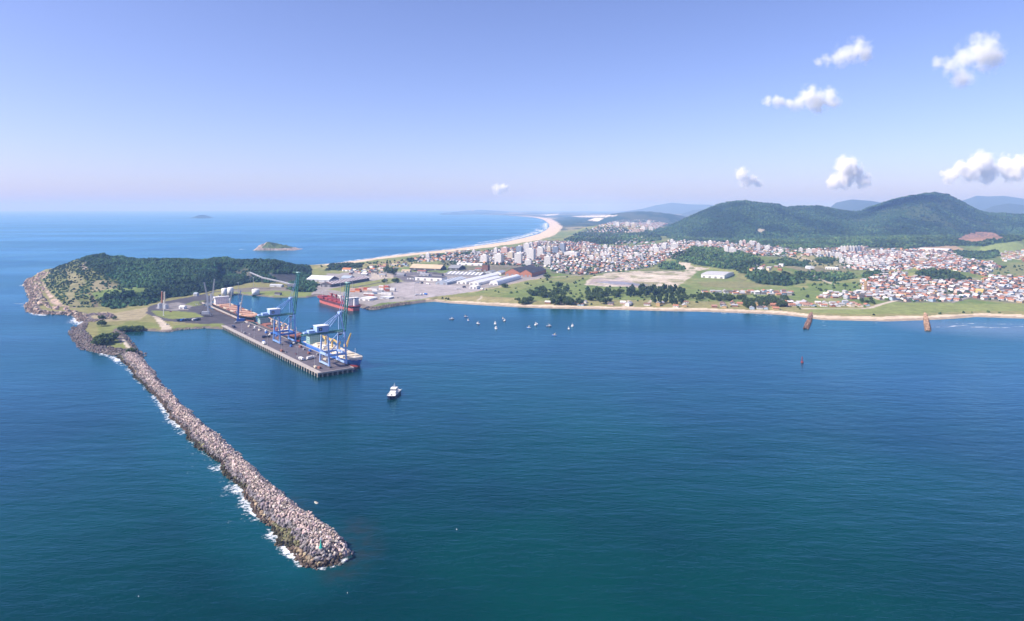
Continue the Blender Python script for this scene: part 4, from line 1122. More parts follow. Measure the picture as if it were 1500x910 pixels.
harbour_crane('light grey mobile harbour crane with lattice boom beside the bulk carrier', 303, 462, M_LGREY, 34, (-8, 0, 40), math.radians(10))
harbour_crane('blue mobile harbour crane beside the orange decked ship', 350.5, 473, M_BLUE, 29, (-6, 0, 38), math.radians(200))
harbour_crane('grey lattice crane behind the light grey harbour crane near the tanks', 308, 449, M_LGREY, 24, (4, 0, 40), math.radians(5), 3.3)

# ---------------------------------------------------------------- ships
def hull(mb, L, B, zd, boot=2.2, sheer=1.6, m_boot=1, m_side=0, m_deck=2, flare=1.0):
    xs = np.concatenate([[-L / 2], np.linspace(-L / 2 + L * .03, L / 2 - L * .18, 8), np.linspace(L / 2 - L * .12, L / 2, 6)])
    prev = None; top = []
    for x in xs:
        t = (x + L / 2) / L
        wt = B / 2 * (min(1, .72 + t * 6) if t < .06 else 1) * (1 if t < .8 else max(.02, 1 - ((t - .8) / .2) ** 2.0))
        wl = B / 2 * (min(1, .5 + t * 5) if t < .1 else 1) * (1 if t < .74 else max(.015, 1 - ((t - .74) / .245) ** 1.7 if t < .985 else .015))
        z = zd + (sheer * max(0, (t - .75) / .25) ** 1.5)
        rk = max(0, (t - .85) / .15) * L * .025
        ring = [(x - rk, -wl, -2), (x - rk, -wl, boot), (x, -wt, z), (x, wt, z), (x - rk, wl, boot), (x - rk, wl, -2)]
        if prev:
            for k, m in ((0, m_boot), (1, m_side), (2, m_deck), (3, m_side), (4, m_boot)):
                mb.add([prev[k], ring[k], ring[k + 1], prev[k + 1]], [(0, 1, 2, 3)], m)
        else:
            mb.add(ring, [(0, 1, 4, 5)], m_boot); mb.add(ring, [(1, 2, 3, 4)], m_side)
        prev = ring
    mb.add(prev, [(0, 1, 4, 5)], m_boot); mb.add(prev, [(1, 2, 3, 4)], m_side)

def bridge(t, x, B, z, decks, w, mat_, step=2.8):
    mb = MB(); zz = z
    for k in range(decks):
        s = .93 if k < decks - 1 else 1.06
        mb.box(x - w / 2 * (1 - .05 * k), x + w / 2 * (1 - .05 * k), -B / 2 * s, B / 2 * s, zz, zz + step - .05); zz += step
    sp_ = mb.build('superstructure', mat_, t)
    wb = MB()
    for k in range(decks):
        s = .93 if k < decks - 1 else 1.06; h = w / 2 * (1 - .05 * k)
        for y in np.arange(-B / 2 * s + 1, B / 2 * s - 1, 3.0 if k < decks - 1 else 1.6):
            wb.box(x + h + .01, x + h + .05, y, y + .8, z + k * step + 1.0, z + k * step + 1.8); wb.box(x - h - .05, x - h - .01, y, y + .8, z + k * step + 1.0, z + k * step + 1.8)
        for xx in np.arange(x - h + .8, x + h - 1, 2.2):
            for sy in (-1, 1): wb.box(xx, xx + 1.0, min(sy * B / 2 * s + sy * .01, sy * B / 2 * s + sy * .05), max(sy * B / 2 * s + sy * .01, sy * B / 2 * s + sy * .05), z + k * step + .9, z + k * step + 2.0)
    wb.build('windows', M_GLASS, sp_)
    return zz
def ship(name, label, u, v, L, B, zd, mats, along, cargo, group='ships moored in the port', rot=None, loc=None, boot=2.2):
    """along=-1: bow towards the pier end (seaward)"""
    t = thing(name, label, 'ship', loc or (*Q(u, v), 0), rot if rot is not None else math.atan2(QU.y * along, QU.x * along), group)
    mb = MB(); hull(mb, L, B, zd, boot); h = mb.build('hull', mats, t)
    bw = MB()
    for sy in (-1, 1): bw.bar((-L / 2 + 3, sy * (B / 2 - .4), zd + .5), (L / 2 - L * .2, sy * (B / 2 - .4), zd + .5), .2, 1.0)
    bw.build('bulwark', mats[0], h)
    mb = MB()
    fx = L / 2 - L * .13
    mb.prism([(fx, -B * .36), (fx + L * .06, -B * .28), (fx + L * .105, -B * .1), (fx + L * .105, B * .1), (fx + L * .06, B * .28), (fx, B * .36)], zd + .1, zd + 2.6); mb.build('forecastle', mats[2], t)
    mb = MB(); mb.tube((fx + L * .03, 0, zd + 2.6), (fx + L * .03, 0, zd + 13), .4, .2, 6); mb.bar((fx + L * .03, -1.6, zd + 10), (fx + L * .03, 1.6, zd + 10), .25); mb.build('foremast', M_WHITE, t)
    cargo(t, L, B, zd)
    return t

def c_bulk(t, L, B, zd):
    zt = bridge(t, -L / 2 + 20, B * .82, zd + .1, 5, 14, M_WHITE)
    mb = MB(); mb.box(-L / 2 + 5, -L / 2 + 11, -2.6, 2.6, zd, zd + 15, taper=.5); mb.box(-L / 2 + 5.3, -L / 2 + 10.7, -2.4, 2.4, zd + 15.01, zd + 16.2, 1); mb.build('funnel', [M_WHITE, M_BLACK], t)
    mb = MB(); mb.tube((-L / 2 + 20, 0, zt), (-L / 2 + 20, 0, zt + 9), .35, .15, 6); mb.bar((-L / 2 + 20, -2.5, zt + 5), (-L / 2 + 20, 2.5, zt + 5), .25); mb.build('radar_mast', M_WHITE, t)
    n = 7; x0 = -L / 2 + 34; st = (L * .87 - 34 - 6) / n
    for k in range(n):
        mb = MB(); cx_ = x0 + st * (k + .5)
        mb.box(cx_ - st * .33, cx_ + st * .33, -B * .30, B * .30, zd + .05, zd + 2.0); hc = mb.build('hatch_cover', M_ORANGE, t)
        mb = MB(); mb.box(cx_ - st * .36, cx_ + st * .36, -B * .44, -B * .34, zd + .9, zd + 1.6); mb.box(cx_ - st * .36, cx_ + st * .36, B * .34, B * .44, zd + .9, zd + 1.6); mb.build('folded_panel', M_RUST if k % 2 else M_CREAM, hc)
    for cx_ in (x0 + st * 2, x0 + st * 4.98):
        mb = MB(); mb.tube((cx_, 0, zd), (cx_, 0, zd + 17), 1.1, 1.0, 8); c = mb.build('deck_crane', M_LGREY, t)
        mb = MB(); mb.box(cx_ - 1.6, cx_ + 1.6, -1.6, 1.6, zd + 13, zd + 16.6); mb.lattice((cx_ + 1.6, 0, zd + 14), (cx_ + 12, 0, zd + 33), 1.5, .8, 10, .26); mb.build('jib', M_LGREY, c)
ship('bulk_carrier', 'long bulk carrier with orange deck and white superstructure at its stern', 533, 60.5, 226, 31, 8.0, [M_BLACK, M_RUST, M_ORANGE], -1, c_bulk)

def c_rust(t, L, B, zd):
    bridge(t, -L / 2 + 18, B * .8, zd + .1, 4, 13, M_PGREEN)
    mb = MB(); mb.box(-L / 2 + 5, -L / 2 + 10, -2.4, 2.4, zd, zd + 12, taper=.4); mb.build('funnel', M_WHITE, t)
    for k in range(5):
        mb = MB(); cx_ = -L / 2 + 40 + k * 24; mb.box(cx_ - 9, cx_ + 9, -B * .32, B * .32, zd + .05, zd + 2.2); mb.build('hatch_cover', (M_RUST, M_DGREY, M_RUST, M_CREAM, M_GREY)[k], t)
        if k < 4:
            mb = MB(); mb.tube((cx_ + 12, 0, zd), (cx_ + 12, 0, zd + 11), 1.6, 1.2, 8); mb.box(cx_ + 10, cx_ + 14, -2.2, 2.2, zd + 6.5, zd + 10); c = mb.build('deck_crane', M_CREAM, t)
            mb = MB(); mb.bar((cx_ + 12, 0, zd + 10), (cx_ - 6, 0, zd + 11.5), .9); mb.build('jib', M_ORANGE, c)
    mb = MB(); mb.lattice((L / 2 - 40, 0, zd), (L / 2 - 40, 0, zd + 30), 3.4, .5, 12, .3); mb.build('lattice_mast', M_LGREY, t)
ship('cargo_ship', 'dark hulled cargo ship with rusty deck berthed behind the farther gantry crane', 296, 59, 172, 27, 6.6, [M_DGREY, M_RED, M_RUST], -1, c_rust)

def c_blue(t, L, B, zd):
    bridge(t, -L / 2 + 20, B * .86, zd + .1, 5, 14, M_PGREEN)
    mb = MB(); mb.box(-L / 2 + 6, -L / 2 + 11.5, -3, 3, zd, zd + 18, taper=.5); mb.build('funnel', M_BLACK, t)
    n = 5; x0 = -L / 2 + 33; st = (L * .86 - 33) / n
    for k in range(n):
        mb = MB(); cx_ = x0 + st * (k + .5); mb.box(cx_ - st * .38, cx_ + st * .38, -B * .36, B * .36, zd + .05, zd + 2.4); hc = mb.build('hatch_cover', M_CREAM, t)
        mb = MB(); mb.box(cx_ - st * .3, cx_ - st * .05, -B * .28, B * .28, zd + 2.41, zd + 3.6); mb.build('stacked_panel', M_WHITE if k % 2 else M_CREAM, hc)
    for k in range(1, 5):
        cx_ = x0 + st * k
        mb = MB(); mb.tube((cx_, 0, zd), (cx_, 0, zd + 14), 1.3, 1.1, 10); mb.box(cx_ - 1.8, cx_ + 1.8, -1.8, 1.8, zd + 10, zd + 13.6); c = mb.build('deck_crane', M_YEL, t)
        e = (cx_ + 15, 0, zd + 29) if k == 4 else (cx_ - st * .8, 0, zd + 13.5)
        mb = MB(); mb.lattice((cx_ + (1.4 if k == 4 else -1.4), 0, zd + 11), e, 1.8, .8, 8, .4); mb.build('jib', M_YEL, c)
ship('cargo_ship', 'light blue cargo ship with cream hatches and yellow cranes at the pier end', 93, 58.5, 160, 27, 8.2, [M_BLUE, M_RED, M_CREAM], -1, c_blue)

def c_red(t, L, B, zd):
    bridge(t, -L / 2 + 18, B * .85, zd + .1, 5, 13, M_WHITE)
    mb = MB(); mb.box(-L / 2 + 5, -L / 2 + 9, -2, 2, zd, zd + 13, taper=.4); mb.box(-L / 2 + 5.4, -L / 2 + 8.6, -1.6, 1.6, zd + 13.01, zd + 14.5, 1); mb.build('funnel', [M_WHITE, M_BLACK], t)
    for k in range(5):
        mb = MB(); cx_ = -L / 2 + 38 + k * 22; mb.box(cx_ - 8.5, cx_ + 8.5, -B * .33, B * .33, zd + .05, zd + 2.6); mb.build('hatch_cover', M_RED, t)
    for k, (cx_, mt_) in enumerate(((-L / 2 + 49, M_RED), (-L / 2 + 71, M_WHITE), (-L / 2 + 93, M_RED), (-L / 2 + 115, M_RED))):
        mb = MB(); mb.tube((cx_, 0, zd), (cx_, 0, zd + 13), 1.3, 1.1, 8); mb.box(cx_ - 1.8, cx_ + 1.8, -1.8, 1.8, zd + 8, zd + 12); c = mb.build('deck_crane', mt_, t)
        mb = MB(); mb.bar((cx_, 0, zd + 11), (cx_ + 15, 0, zd + 12), 1.0); mb.build('jib', mt_, c)
    mb = MB()
    for k in range(6):
        for sy in (-1, 1): mb.box(L / 2 - 50 + k * 5, L / 2 - 46 + k * 5, min(sy * B * .35, sy * B * .46), max(sy * B * .35, sy * B * .46), zd + .1, zd + 3.6)
    mb.build('deck_rail', M_RED, t)
A_ = Vector(G(459.5, 441)); B_ = Vector(G(511, 456)); dr_ = (A_ - B_).normalized(); c_ = (A_ + B_) / 2 + Vector((-dr_.y, dr_.x)) * -13
ship('cargo_ship', 'red cargo ship with a white superstructure at the far berth', 0, 0, (A_ - B_).length + 8, 26, 8.5, [M_HULLD, M_SALMON, M_RED], 1, c_red, rot=math.atan2(dr_.y, dr_.x), loc=(c_.x, c_.y, 0), boot=5.0)

# ---------------------------------------------------------------- the boat near the pier
def work_boat(name, label, loc, rot, L, hullm, cat='boat', group=None):
    t = thing(name, label, cat, (loc[0], loc[1], 0), rot, group)
    B = L * .29; zd = L * .085
    mb = MB(); hull(mb, L, B, zd, boot=.3, sheer=L * .045); mb.build('hull', [hullm, hullm, M_WHITE], t)
    mb = MB()
    for sy in (-1, 1): mb.bar((-L / 2 + .5, sy * (B / 2 - .1), zd + .4), (L * .3, sy * (B / 2 - .1), zd + .4), .18, .9)
    mb.build('bulwark', M_WHITE, t)
    mb = MB(); mb.box(-L * .18, L * .16, -B * .36, B * .36, zd + .05, zd + 2.7); d = mb.build('deckhouse', M_WHITE, t)
    mb = MB(); mb.box(-L * .12, L * .08, -B * .33, B * .33, zd + 2.75, zd + 5.2); w_ = mb.build('wheelhouse', M_WHITE, d)
    mb = MB(); mb.box(-L * .125, L * .085, -B * .335, B * .335, zd + 3.6, zd + 4.5); mb.build('window', M_GLASS, w_)
    mb = MB(); mb.box(-L * .15, L * .07, -B * .36, B * .36, zd + 5.21, zd + 5.5); mb.build('roof', M_WHITE, w_)
    mb = MB(); mb.tube((-L * .06, 0, zd + 5.5), (-L * .06, 0, zd + 10), .2, .1, 6); mb.bar((-L * .06, -1.4, zd + 7.6), (-L * .06, 1.4, zd + 7.6), .15); mb.build('mast', M_WHITE, t)
    mb = MB(); mb.box(-L * .40, -L * .26, -B * .2, B * .2, zd + .05, zd + 1.4); mb.build('aft_locker', M_WHITE, t)
    mb = MB(); mb.tube((L * .27, -.8, zd + .6), (L * .27, .8, zd + .6), .5, n=8); mb.build('windlass', M_BLACK, t)
    return t
a, b = Vector(G(570.5, 586)), Vector(G(583, 574)); d = (a - b).normalized(); m_ = (a + b) / 2
work_boat('patrol_boat', 'white boat with dark navy hull alone in the water near the pier end', m_, math.atan2(d.y, d.x), 30, M_NAVY)

# moored fishing boats
def fishing_boat(L, hullm, cabm, cabx):
    t = thing('fishing_boat', 'moored fishing boat', 'boat')
    B = L * .3; zd = L * .1
    mb = MB(); hull(mb, L, B, zd, boot=.25, sheer=L * .07); mb.build('hull', [hullm, hullm, M_WHITE], t)
    mb = MB(); mb.box(cabx * L - L * .12, cabx * L + L * .12, -B * .3, B * .3, zd, zd + 2.4); c = mb.build('cabin', cabm, t)
    mb = MB(); mb.box(cabx * L - L * .122, cabx * L + L * .122, -B * .305, B * .305, zd + 1.3, zd + 1.9); mb.build('window', M_GLASS, c)
    mb = MB(); mb.tube((cabx * L - L * .2, 0, zd), (cabx * L - L * .2, 0, zd + L * .55), .1, .06, 6); mb.bar((cabx * L - L * .2, 0, zd + L * .35), (-L * .4, 0, zd + L * .3), .1); mb.build('mast', M_CREAM, t)
    return t
B1 = fishing_boat(11, M_WHITE, M_WHITE, -.1); B2 = fishing_boat(9, M_NAVY, M_WHITE, .12); B3 = fishing_boat(7.5, M_BLUE, M_CREAM, -.05)
used = set()
blist = [(661.5, 468, B2, .3, 'dark hulled fishing boat, leftmost of the boats moored off the beach'), (685.7, 470, B3, 1.9, 'small blue fishing boat with cream cabin, second from the left off the beach'), (682.5, 464.5, B3, .2, 'tiny blue boat nearest the sand at the left of the moorings'),
         (700.3, 475, B2, 2.2, 'dark fishing boat left of the large white pair'), (725.3, 474.5, B1, 1.6, 'large white fishing boat, farther of the close pair in the middle'), (726.5, 481.5, B1, 1.7, 'large white fishing boat, nearer of the close pair in the middle'),
         (736.7, 467.5, B3, 1.4, 'small blue boat just off the sand, farther of the pair right of the white ones'), (739, 470.5, B2, 1.2, 'dark boat just off the sand, nearer of the pair right of the white ones'), (774.5, 480.5, B3, 2.7, 'small blue boat lying slanted in the gap right of the middle pair'),
         (785.3, 476, B1, 1.2, 'white boat alone between the middle and the right hand pair'), (804, 478.3, B2, .1, 'low dark boat left of the right hand pair of moored boats'), (833, 482.5, B2, 1.5, 'dark hulled boat, nearer of the right hand pair'), (838.4, 478, B1, 1.4, 'white boat, farther of the right hand pair'),
         (812, 491.5, B3, 3.0, 'small blue boat with a mast, nearest of the moored boats')]
for px, py, src, a, lab in blist:
    o = src if id(src) not in used else copy_tree(src); used.add(id(src))
    o.location = (*G(px, py), 0); o.rotation_euler = (0, 0, a); tag(o, lab, 'boat', 'fishing boats moored off the beach')
def skiff(label, px, py, L, rot, m):
    mb = MB(); hull(mb, L, L * .36, L * .13, boot=.1, sheer=L * .06)
    o = mb.build('skiff', [m, m, M_CREAM], None, (*G(px, py), 0), rot)
    tag(o, label, 'boat')
    for x in (-.25, .08): mb = MB(); mb.box(x * L - .15, x * L + .15, -L * .16, L * .16, L * .135, L * .15); mb.build('bench', M_RUST, o)
    return o
skiff('small white open skiff beside the breakwater', 463, 737, 3.6, 2.4, M_WHITE)
def float_(label, px, py, r):
    mb = MB(); mb.tube((0, 0, -.3), (0, 0, r), r, r * .7, 10); mb.tube((0, 0, r), (0, 0, r * 2.6), .06, .05, 6)
    tag(mb.build('float', M_WHITE, None, (*G(px, py), 0)), label, 'float')
float_('tiny white float in open water right of the breakwater tip', 669, 776, .32); float_('tiny white float in the water at the lower left', 203, 874, .25); float_('tiny white float in front of the breakwater tip', 509, 869, .22)
t = thing('navigation_buoy', 'red navigation buoy with a lattice top in open water off the beach', 'buoy', (*G(1175, 531), 0))
mb = MB(); mb.tube((0, 0, -.5), (0, 0, 1.2), 1.7, 1.5, 14); mb.build('float', M_RED, t)
mb = MB(); mb.lattice((0, 0, 1.2), (0, 0, 6.2), 1.6, .6, 4, .16); mb.tube((0, 0, 6.2), (0, 0, 7.2), .4, .3, 8); mb.build('tower', M_RED, t)

# ---------------------------------------------------------------- breakwater beacon
x, y = G(470, 803, 6.4)
t = thing('beacon', 'small green light beacon standing on the breakwater tip', 'beacon', (x, y, 6.2))
MG = mat('beacon_green', (.02, .42, .33), rough=.5, var=.1)
mb = MB(); mb.tube((0, 0, -.8), (0, 0, .3), 1.3, n=12); mb.build('base', M_QCON, t)
mb = MB(); mb.tube((0, 0, .3), (0, 0, 2.6), 1.05, .45, 12); mb.tube((0, 0, 2.6), (0, 0, 5.0), .38, .3, 10); mb.build('tower', MG, t)
mb = MB(); mb.tube((0, 0, 5.0), (0, 0, 5.15), .7, n=12); mb.tube((0, 0, 5.15), (0, 0, 6.0), .32, .3, 8); mb.tube((0, 0, 6.0), (0, 0, 6.3), .36, .05, 8); mb.build('lantern', M_LGREY, t)
mb = MB(); mb.box(-.05, .05, -.05, .05, 0, 4.4); mb.box(-.5, .5, -.06, .06, 3.0, 4.0); tag(mb.build('marker_post', M_ORANGE, None, (x + 1.8, y + .3, 5.9)), 'thin rusty orange post beside the green beacon', 'post')

# ---------------------------------------------------------------- chimneys, tanks, masts and the conveyor
def chimney(label, px, py, h, m):
    p = P(px, py); t = thing('silo_chimney', label, 'chimney', p, 0, 'tall slim silos by the loop road')
    mb = MB(); mb.tube((0, 0, 0), (0, 0, h), 1.5, 1.2, 12); mb.build('stack', m, t)
    mb = MB(); mb.tube((0, 0, h), (0, 0, h + .6), 1.35, n=12); mb.build('rim', M_LGREY, t)
    mb = MB(); mb.box(-3, 3, -3, 3, 0, 7); mb.build('base_house', M_LGREY, t)
chimney('reddish tall slim silo, left of the pair by the loop road', 237.2, 449.5, 29, M_BRICK); chimney('pale tall slim silo, right of the pair by the loop road', 241.0, 450.5, 29, M_CREAM)
p = P(239.5, 462.5)
mb = MB(); mb.tube((0, 0, 0), (0, 0, 27), .62, .4, 10); mb.box(-1, 1, -1, 1, 0, .6)
tag(mb.build('flagpole', M_WHITE, None, p), 'bare white pole standing on the lawn below the silos', 'pole')
for px, py, r, hh, lab in ((234.5, 452, 4, 9, 'grey round hopper tank at the left foot of the slim silos'), (243.5, 452.5, 4, 8, 'grey round hopper tank at the right foot of the slim silos')):
    p = P(px, py); t = thing('hopper_tank', lab, 'tank', p)
    mb = MB(); mb.tube((0, 0, 0), (0, 0, hh), r, n=16); mb.build('shell', M_LGREY, t); mb = MB(); mb.tube((0, 0, hh), (0, 0, hh + 2), r, .6, 16); mb.build('roof', M_GREY, t)
def tank(label, px, py, r, h):
    p = P(px, py); t = thing('storage_tank', label, 'tank', p, 0, 'white storage tanks by the basin')
    mb = MB(); mb.tube((0, 0, -1), (0, 0, h), r, n=28); s = mb.build('shell', M_WHITE, t)
    for q_ in s.data.polygons: q_.use_smooth = len(q_.vertices) == 4
    mb = MB(); mb.tube((0, 0, h), (0, 0, h + r * .16), r, r * .1, 28); mb.build('roof', M_WHITE, t)
    mb = MB()
    for k in range(14):
        a = k * .09; mb.box(r * math.cos(a) + .05, r * math.cos(a) + 1.0, r * math.sin(a), r * math.sin(a) + 1.0, h * k / 14, h * k / 14 + .3)
    mb.build('stair', M_GREY, t)
tank('tall white storage tank, left of the close pair behind the bulk carrier', 328.5, 432.5, 5.4, 14.5); tank('tall white storage tank, right of the close pair behind the bulk carrier', 337.5, 431.5, 6.2, 15.0); tank('wide white storage tank standing alone on the green shore', 374.5, 431.5, 7.8, 11.5)
def yard_mast(px, py0, py1, lab):
    p = P(px, py0); h = (py0 - py1) * p.y / F
    t = thing('light_mast', lab, 'light mast', p, 0, 'high light masts of the port')
    mb = MB(); mb.tube((0, 0, 0), (0, 0, h), .5, .25, 8); mb.build('post', M_LGREY, t)
    mb = MB(); mb.tube((0, 0, h), (0, 0, h + .6), 1.6, n=10); mb.build('lamp_head', M_LGREY, t)
for a in ((498.6, 439, 407, 'high light mast rising behind the red ship'), (516, 425, 403, 'high light mast behind the red container stacks'), (607.5, 437, 416, 'high light mast at the seaward edge of the empty yard'), (565.5, 421, 409, 'thin light mast between containers and the empty yard'),
          (349, 437, 410, 'thin light mast behind the blue harbour crane'), (371.5, 422, 407, 'thin pale mast under the conveyor')):
    yard_mast(*a)
# conveyor gallery
t = thing('conveyor_gallery', 'long sloping conveyor gallery at the foot of the headland', 'conveyor', (0, 0, 0))
a, b, c, d = P(366, 414), P(384, 415), P(412, 418), P(428, 421)
def up(p, py): return Vector((p.x, p.y, H - (py - EYE) * p.y / F))
pts = [up(a, 399.5), up(b, 407), up(c, 413), up(d, 417.5)]
for k in range(3):
    mb = MB(); mb.bar(pts[k], pts[k + 1], 3.2, 2.6); mb.bar(pts[k] + Vector((0, 0, 1.5)), pts[k + 1] + Vector((0, 0, 1.5)), 3.6, .3, 1); mb.build('gallery', [M_GREY, M_WROOF if k == 0 else M_LGREY], t)
for k, p in enumerate((a, b, c)):
    for s in (-1.2, 1.2):
        mb = MB(); mb.bar((p.x + s * 1.6, p.y, p.z - 1), (pts[k].x + s * .6, pts[k].y, pts[k].z - 1.2), .5); mb.build('trestle_leg', M_GREY, t)
mb = MB(); mb.box(d.x - 9, d.x + 9, d.y - 6, d.y + 6, d.z - 1, pts[3].z + 2.5); mb.build('transfer_house', M_GREY, t)

# ================================================================ sheds and houses
E2D = Vector((.37, .93)).normalized(); E1D = Vector((.93, -.37)).normalized()
def shed(name, label, ax, b, cx_, h, ridge_h, ridge='l', wall=None, roof=None, e1=E1D, e2=E2D, stripes=None, barrel=False, doors=2, cat='warehouse', group=None, gable=None):
    """b: pixel of the front right corner, ax / cx_: pixel columns of the front left and the rear right corners"""
    B = P(*b); pa, pb, pc = (ax - CX) / F, (b[0] - CX) / F, (cx_ - CX) / F
    w = (B.x - pa * B.y) / (e1.x - pa * e1.y)
    l = (pc * B.y - B.x) / (e2.x - pc * e2.y)
    o2 = Vector((B.x, B.y)) - e1 * w
    t = thing(name, label, cat, (o2.x, o2.y, B.z), math.atan2(e1.y, e1.x), group)
    mb = MB(); mb.box(0, w, 0, l, -1, h); 
    prof_n = w if ridge == 'l' else l
    if barrel: prof = [(prof_n * (.5 - .5 * math.cos(a)), h + (ridge_h - h) * math.sin(a)) for a in np.linspace(0, math.pi, 13)]
    elif ridge_h > h: prof = [(0, h), (prof_n / 2, ridge_h), (prof_n, h)]
    else: prof = None
    if prof and not barrel:
        ins = .0
        if ridge == 'l':
            for yy in (0, l): mb.add([(p, yy, z) for p, z in prof], [tuple(range(3))], 1 if gable else 0)
        else:
            for xx in (0, w): mb.add([(xx, p, z) for p, z in prof], [tuple(range(3))], 1 if gable else 0)
    elif prof:
        for yy in (0, l): mb.add([(p, yy, z) for p, z in prof], [tuple(range(len(prof)))], 0)
    mb.build('wall', [wall, gable or wall], t)
    mb = MB(); ov = .5
    if prof:
        pts = [(-ov if i == 0 else prof_n + ov if i == len(prof) - 1 else p, z + (.12 if 0 < i < len(prof) - 1 else -.25)) for i, (p, z) in enumerate(prof)]
        lo, hi = (-ov, l + ov) if ridge == 'l' else (-ov, w + ov)
        nseg = stripes[1] if stripes else 1
        for (p0, z0), (p1, z1) in zip(pts[:-1], pts[1:]):
            for k in range(nseg):
                q0 = lo + (hi - lo) * k / nseg; q1 = lo + (hi - lo) * (k + (stripes[2] if stripes else 1)) / nseg; q2 = lo + (hi - lo) * (k + 1) / nseg
                for a, b_, m in ((q0, q1, 0), (q1, q2, 1)):
                    if b_ - a < 1e-6: continue
                    if ridge == 'l': v = [(p0, a, z0), (p1, a, z1), (p1, b_, z1), (p0, b_, z0)]
                    else: v = [(a, p0, z0), (a, p1, z1), (b_, p1, z1), (b_, p0, z0)]
                    mb.add(v + [(x, y, z + .3) for x, y, z in v], [(0, 1, 2, 3), (7, 6, 5, 4), (0, 1, 5, 4), (1, 2, 6, 5), (2, 3, 7, 6), (3, 0, 4, 7)], m)
    else:
        mb.box(-.4, w + .4, -.4, l + .4, h + .01, h + .5)
    ro = mb.build('roof', [roof, stripes[0] if stripes else roof], t)
    for k in range(doors):
        mb = MB(); xx = w * (k + .5) / doors; dw = min(3.2, w / doors * .3); mb.box(xx - dw, xx + dw, -.12, -.02, 0, min(5, h * .7)); mb.build('door', M_GREY, t)
    return t
shed('warehouse', 'long white barrel roofed shed nearest the grass, rightmost of the port sheds', 717, (729, 418), 763, 5, 11, 'l', M_WHITE, M_WROOF, barrel=True)
shed('warehouse', 'long white gabled shed left of the barrel roofed shed', 687, (701, 418), 735, 6, 9.5, 'l', M_WHITE, M_WROOF)
shed('warehouse', 'longest white gabled shed, behind and left of the other white sheds', 669, (683, 416.5), 731, 6, 9.5, 'l', M_WHITE, M_WROOF)
shed('warehouse', 'blue grey gabled shed with pale roof strips at the edge of the empty yard', 638, (655, 417.5), 683, 6, 10, 'l', M_BGROOF, M_BGROOF, stripes=(M_WROOF, 7, .7))
shed('warehouse', 'white walled warehouse with a dark flat roof behind the empty yard', 608, (647, 412), 655, 8, 8, 'w', M_WHITE, M_DGREY, doors=4)
shed('warehouse', 'long grey warehouse with white roof strips, left of the brick warehouse', 652, (703, 406.5), 713, 6, 11, 'w', M_GREY, M_GROOF, stripes=(M_WROOF, 9, .6), doors=4)
shed('brick_warehouse', 'red brick warehouse with dark roof, left gable of the brick pair', 740, (761, 404.5), 788, 10, 19, 'l', M_BRICK, M_DROOF, group='brick warehouses', doors=3)
shed('brick_warehouse', 'red brick warehouse with dark roof, right gable of the brick pair', 761.6, (779, 406), 800, 10, 19, 'l', M_BRICK, M_DROOF, group='brick warehouses', doors=3)
shed('shed', 'small grey gabled shed left of the brick warehouses', 710, (720, 402), 727, 6, 9, 'l', M_LGREY, M_GROOF, cat='shed', doors=1)
shed('shed', 'small white gabled shed just left of the brick warehouses', 723, (734, 402.8), 742, 6, 9.5, 'l', M_WHITE, M_BGROOF, cat='shed', doors=1)
shed('brick_tower', 'square dark brick tower block standing behind the port sheds', 706, (714.5, 398), 717.5, 19, 19, 'l', mat('brown_brick', (.20, .10, .075), rough=.9, var=.25), M_DROOF, cat='tower', doors=1)
shed('office', 'small white box office at the corner of the yard and the white sheds', 688, (698, 424), 704, 7, 7, 'l', M_WHITE, M_WHITE, cat='office')
shed('warehouse', 'large warehouse with a broad beige roof and dark gable end', 600, (645, 396.5), 654, 5, 15, 'w', M_DROOF, M_BROOF, gable=M_DROOF, doors=3)
shed('warehouse', 'dark gabled hall beside the beige roofed warehouse', 656, (672, 396), 682, 6, 13, 'w', M_DROOF, M_GROOF, doors=2)
shed('warehouse', 'long low white building in front of the apartment towers', 669, (706, 389.5), 709, 5, 6.5, 'w', M_WHITE, M_WROOF, doors=4)
shed('warehouse', 'white ribbed roof shed with a dark gable near the headland', 449, (482, 414), 497, 6, 14, 'w', M_LGREY, M_WROOF, stripes=(M_LGREY, 16, .6), gable=M_DGREY, doors=3)
shed('warehouse', 'blue grey gabled shed right behind the white ribbed shed', 499, (512, 411), 520, 6, 11, 'w', M_BGROOF, M_BGROOF, doors=1)
shed('warehouse', 'long dark shed with rust brown and white striped roof', 470, (485, 421), 541, 7, 11.5, 'l', M_DGREY, mat('brown_roof', (.27, .16, .13), rough=.8, var=.3, scale=.1), stripes=(M_WROOF, 15, .62), doors=2)
shed('shed', 'white flat shed behind the stern of the red ship', 525, (541, 441), 553, 4, 5, 'l', M_WHITE, M_WROOF, cat='shed', doors=2)
shed('shed', 'small white shed on the rocky shore right of the red ship', 556, (570, 438.5), 577, 3.5, 4.5, 'l', M_LGREY, M_WROOF, cat='shed', doors=1)
shed('villa', 'white villa with an orange tiled roof near the ocean beach', 501, (513, 398), 517, 6, 10, 'w', M_WHITE, M_TILE, cat='villa', doors=2)
shed('warehouse', 'big white warehouse with a pale roof standing alone beyond the sand lot', 1027, (1061, 408.5), 1075, 9, 11.5, 'w', M_WHITE, mat('pale_grey_roof', (.50, .49, .48), rough=.6, var=.15, scale=.05), e1=Vector((.86, -.51)).normalized(), e2=Vector((.51, .86)).normalized(), doors=4)
shed('pavilion', 'long white pavilion with small arches in the dry field', 1209, (1227, 395.5), 1228.5, 5, 6.5, 'w', M_WHITE, M_WROOF, e1=Vector((.86, -.51)).normalized(), e2=Vector((.51, .86)).normalized(), cat='pavilion', doors=5)
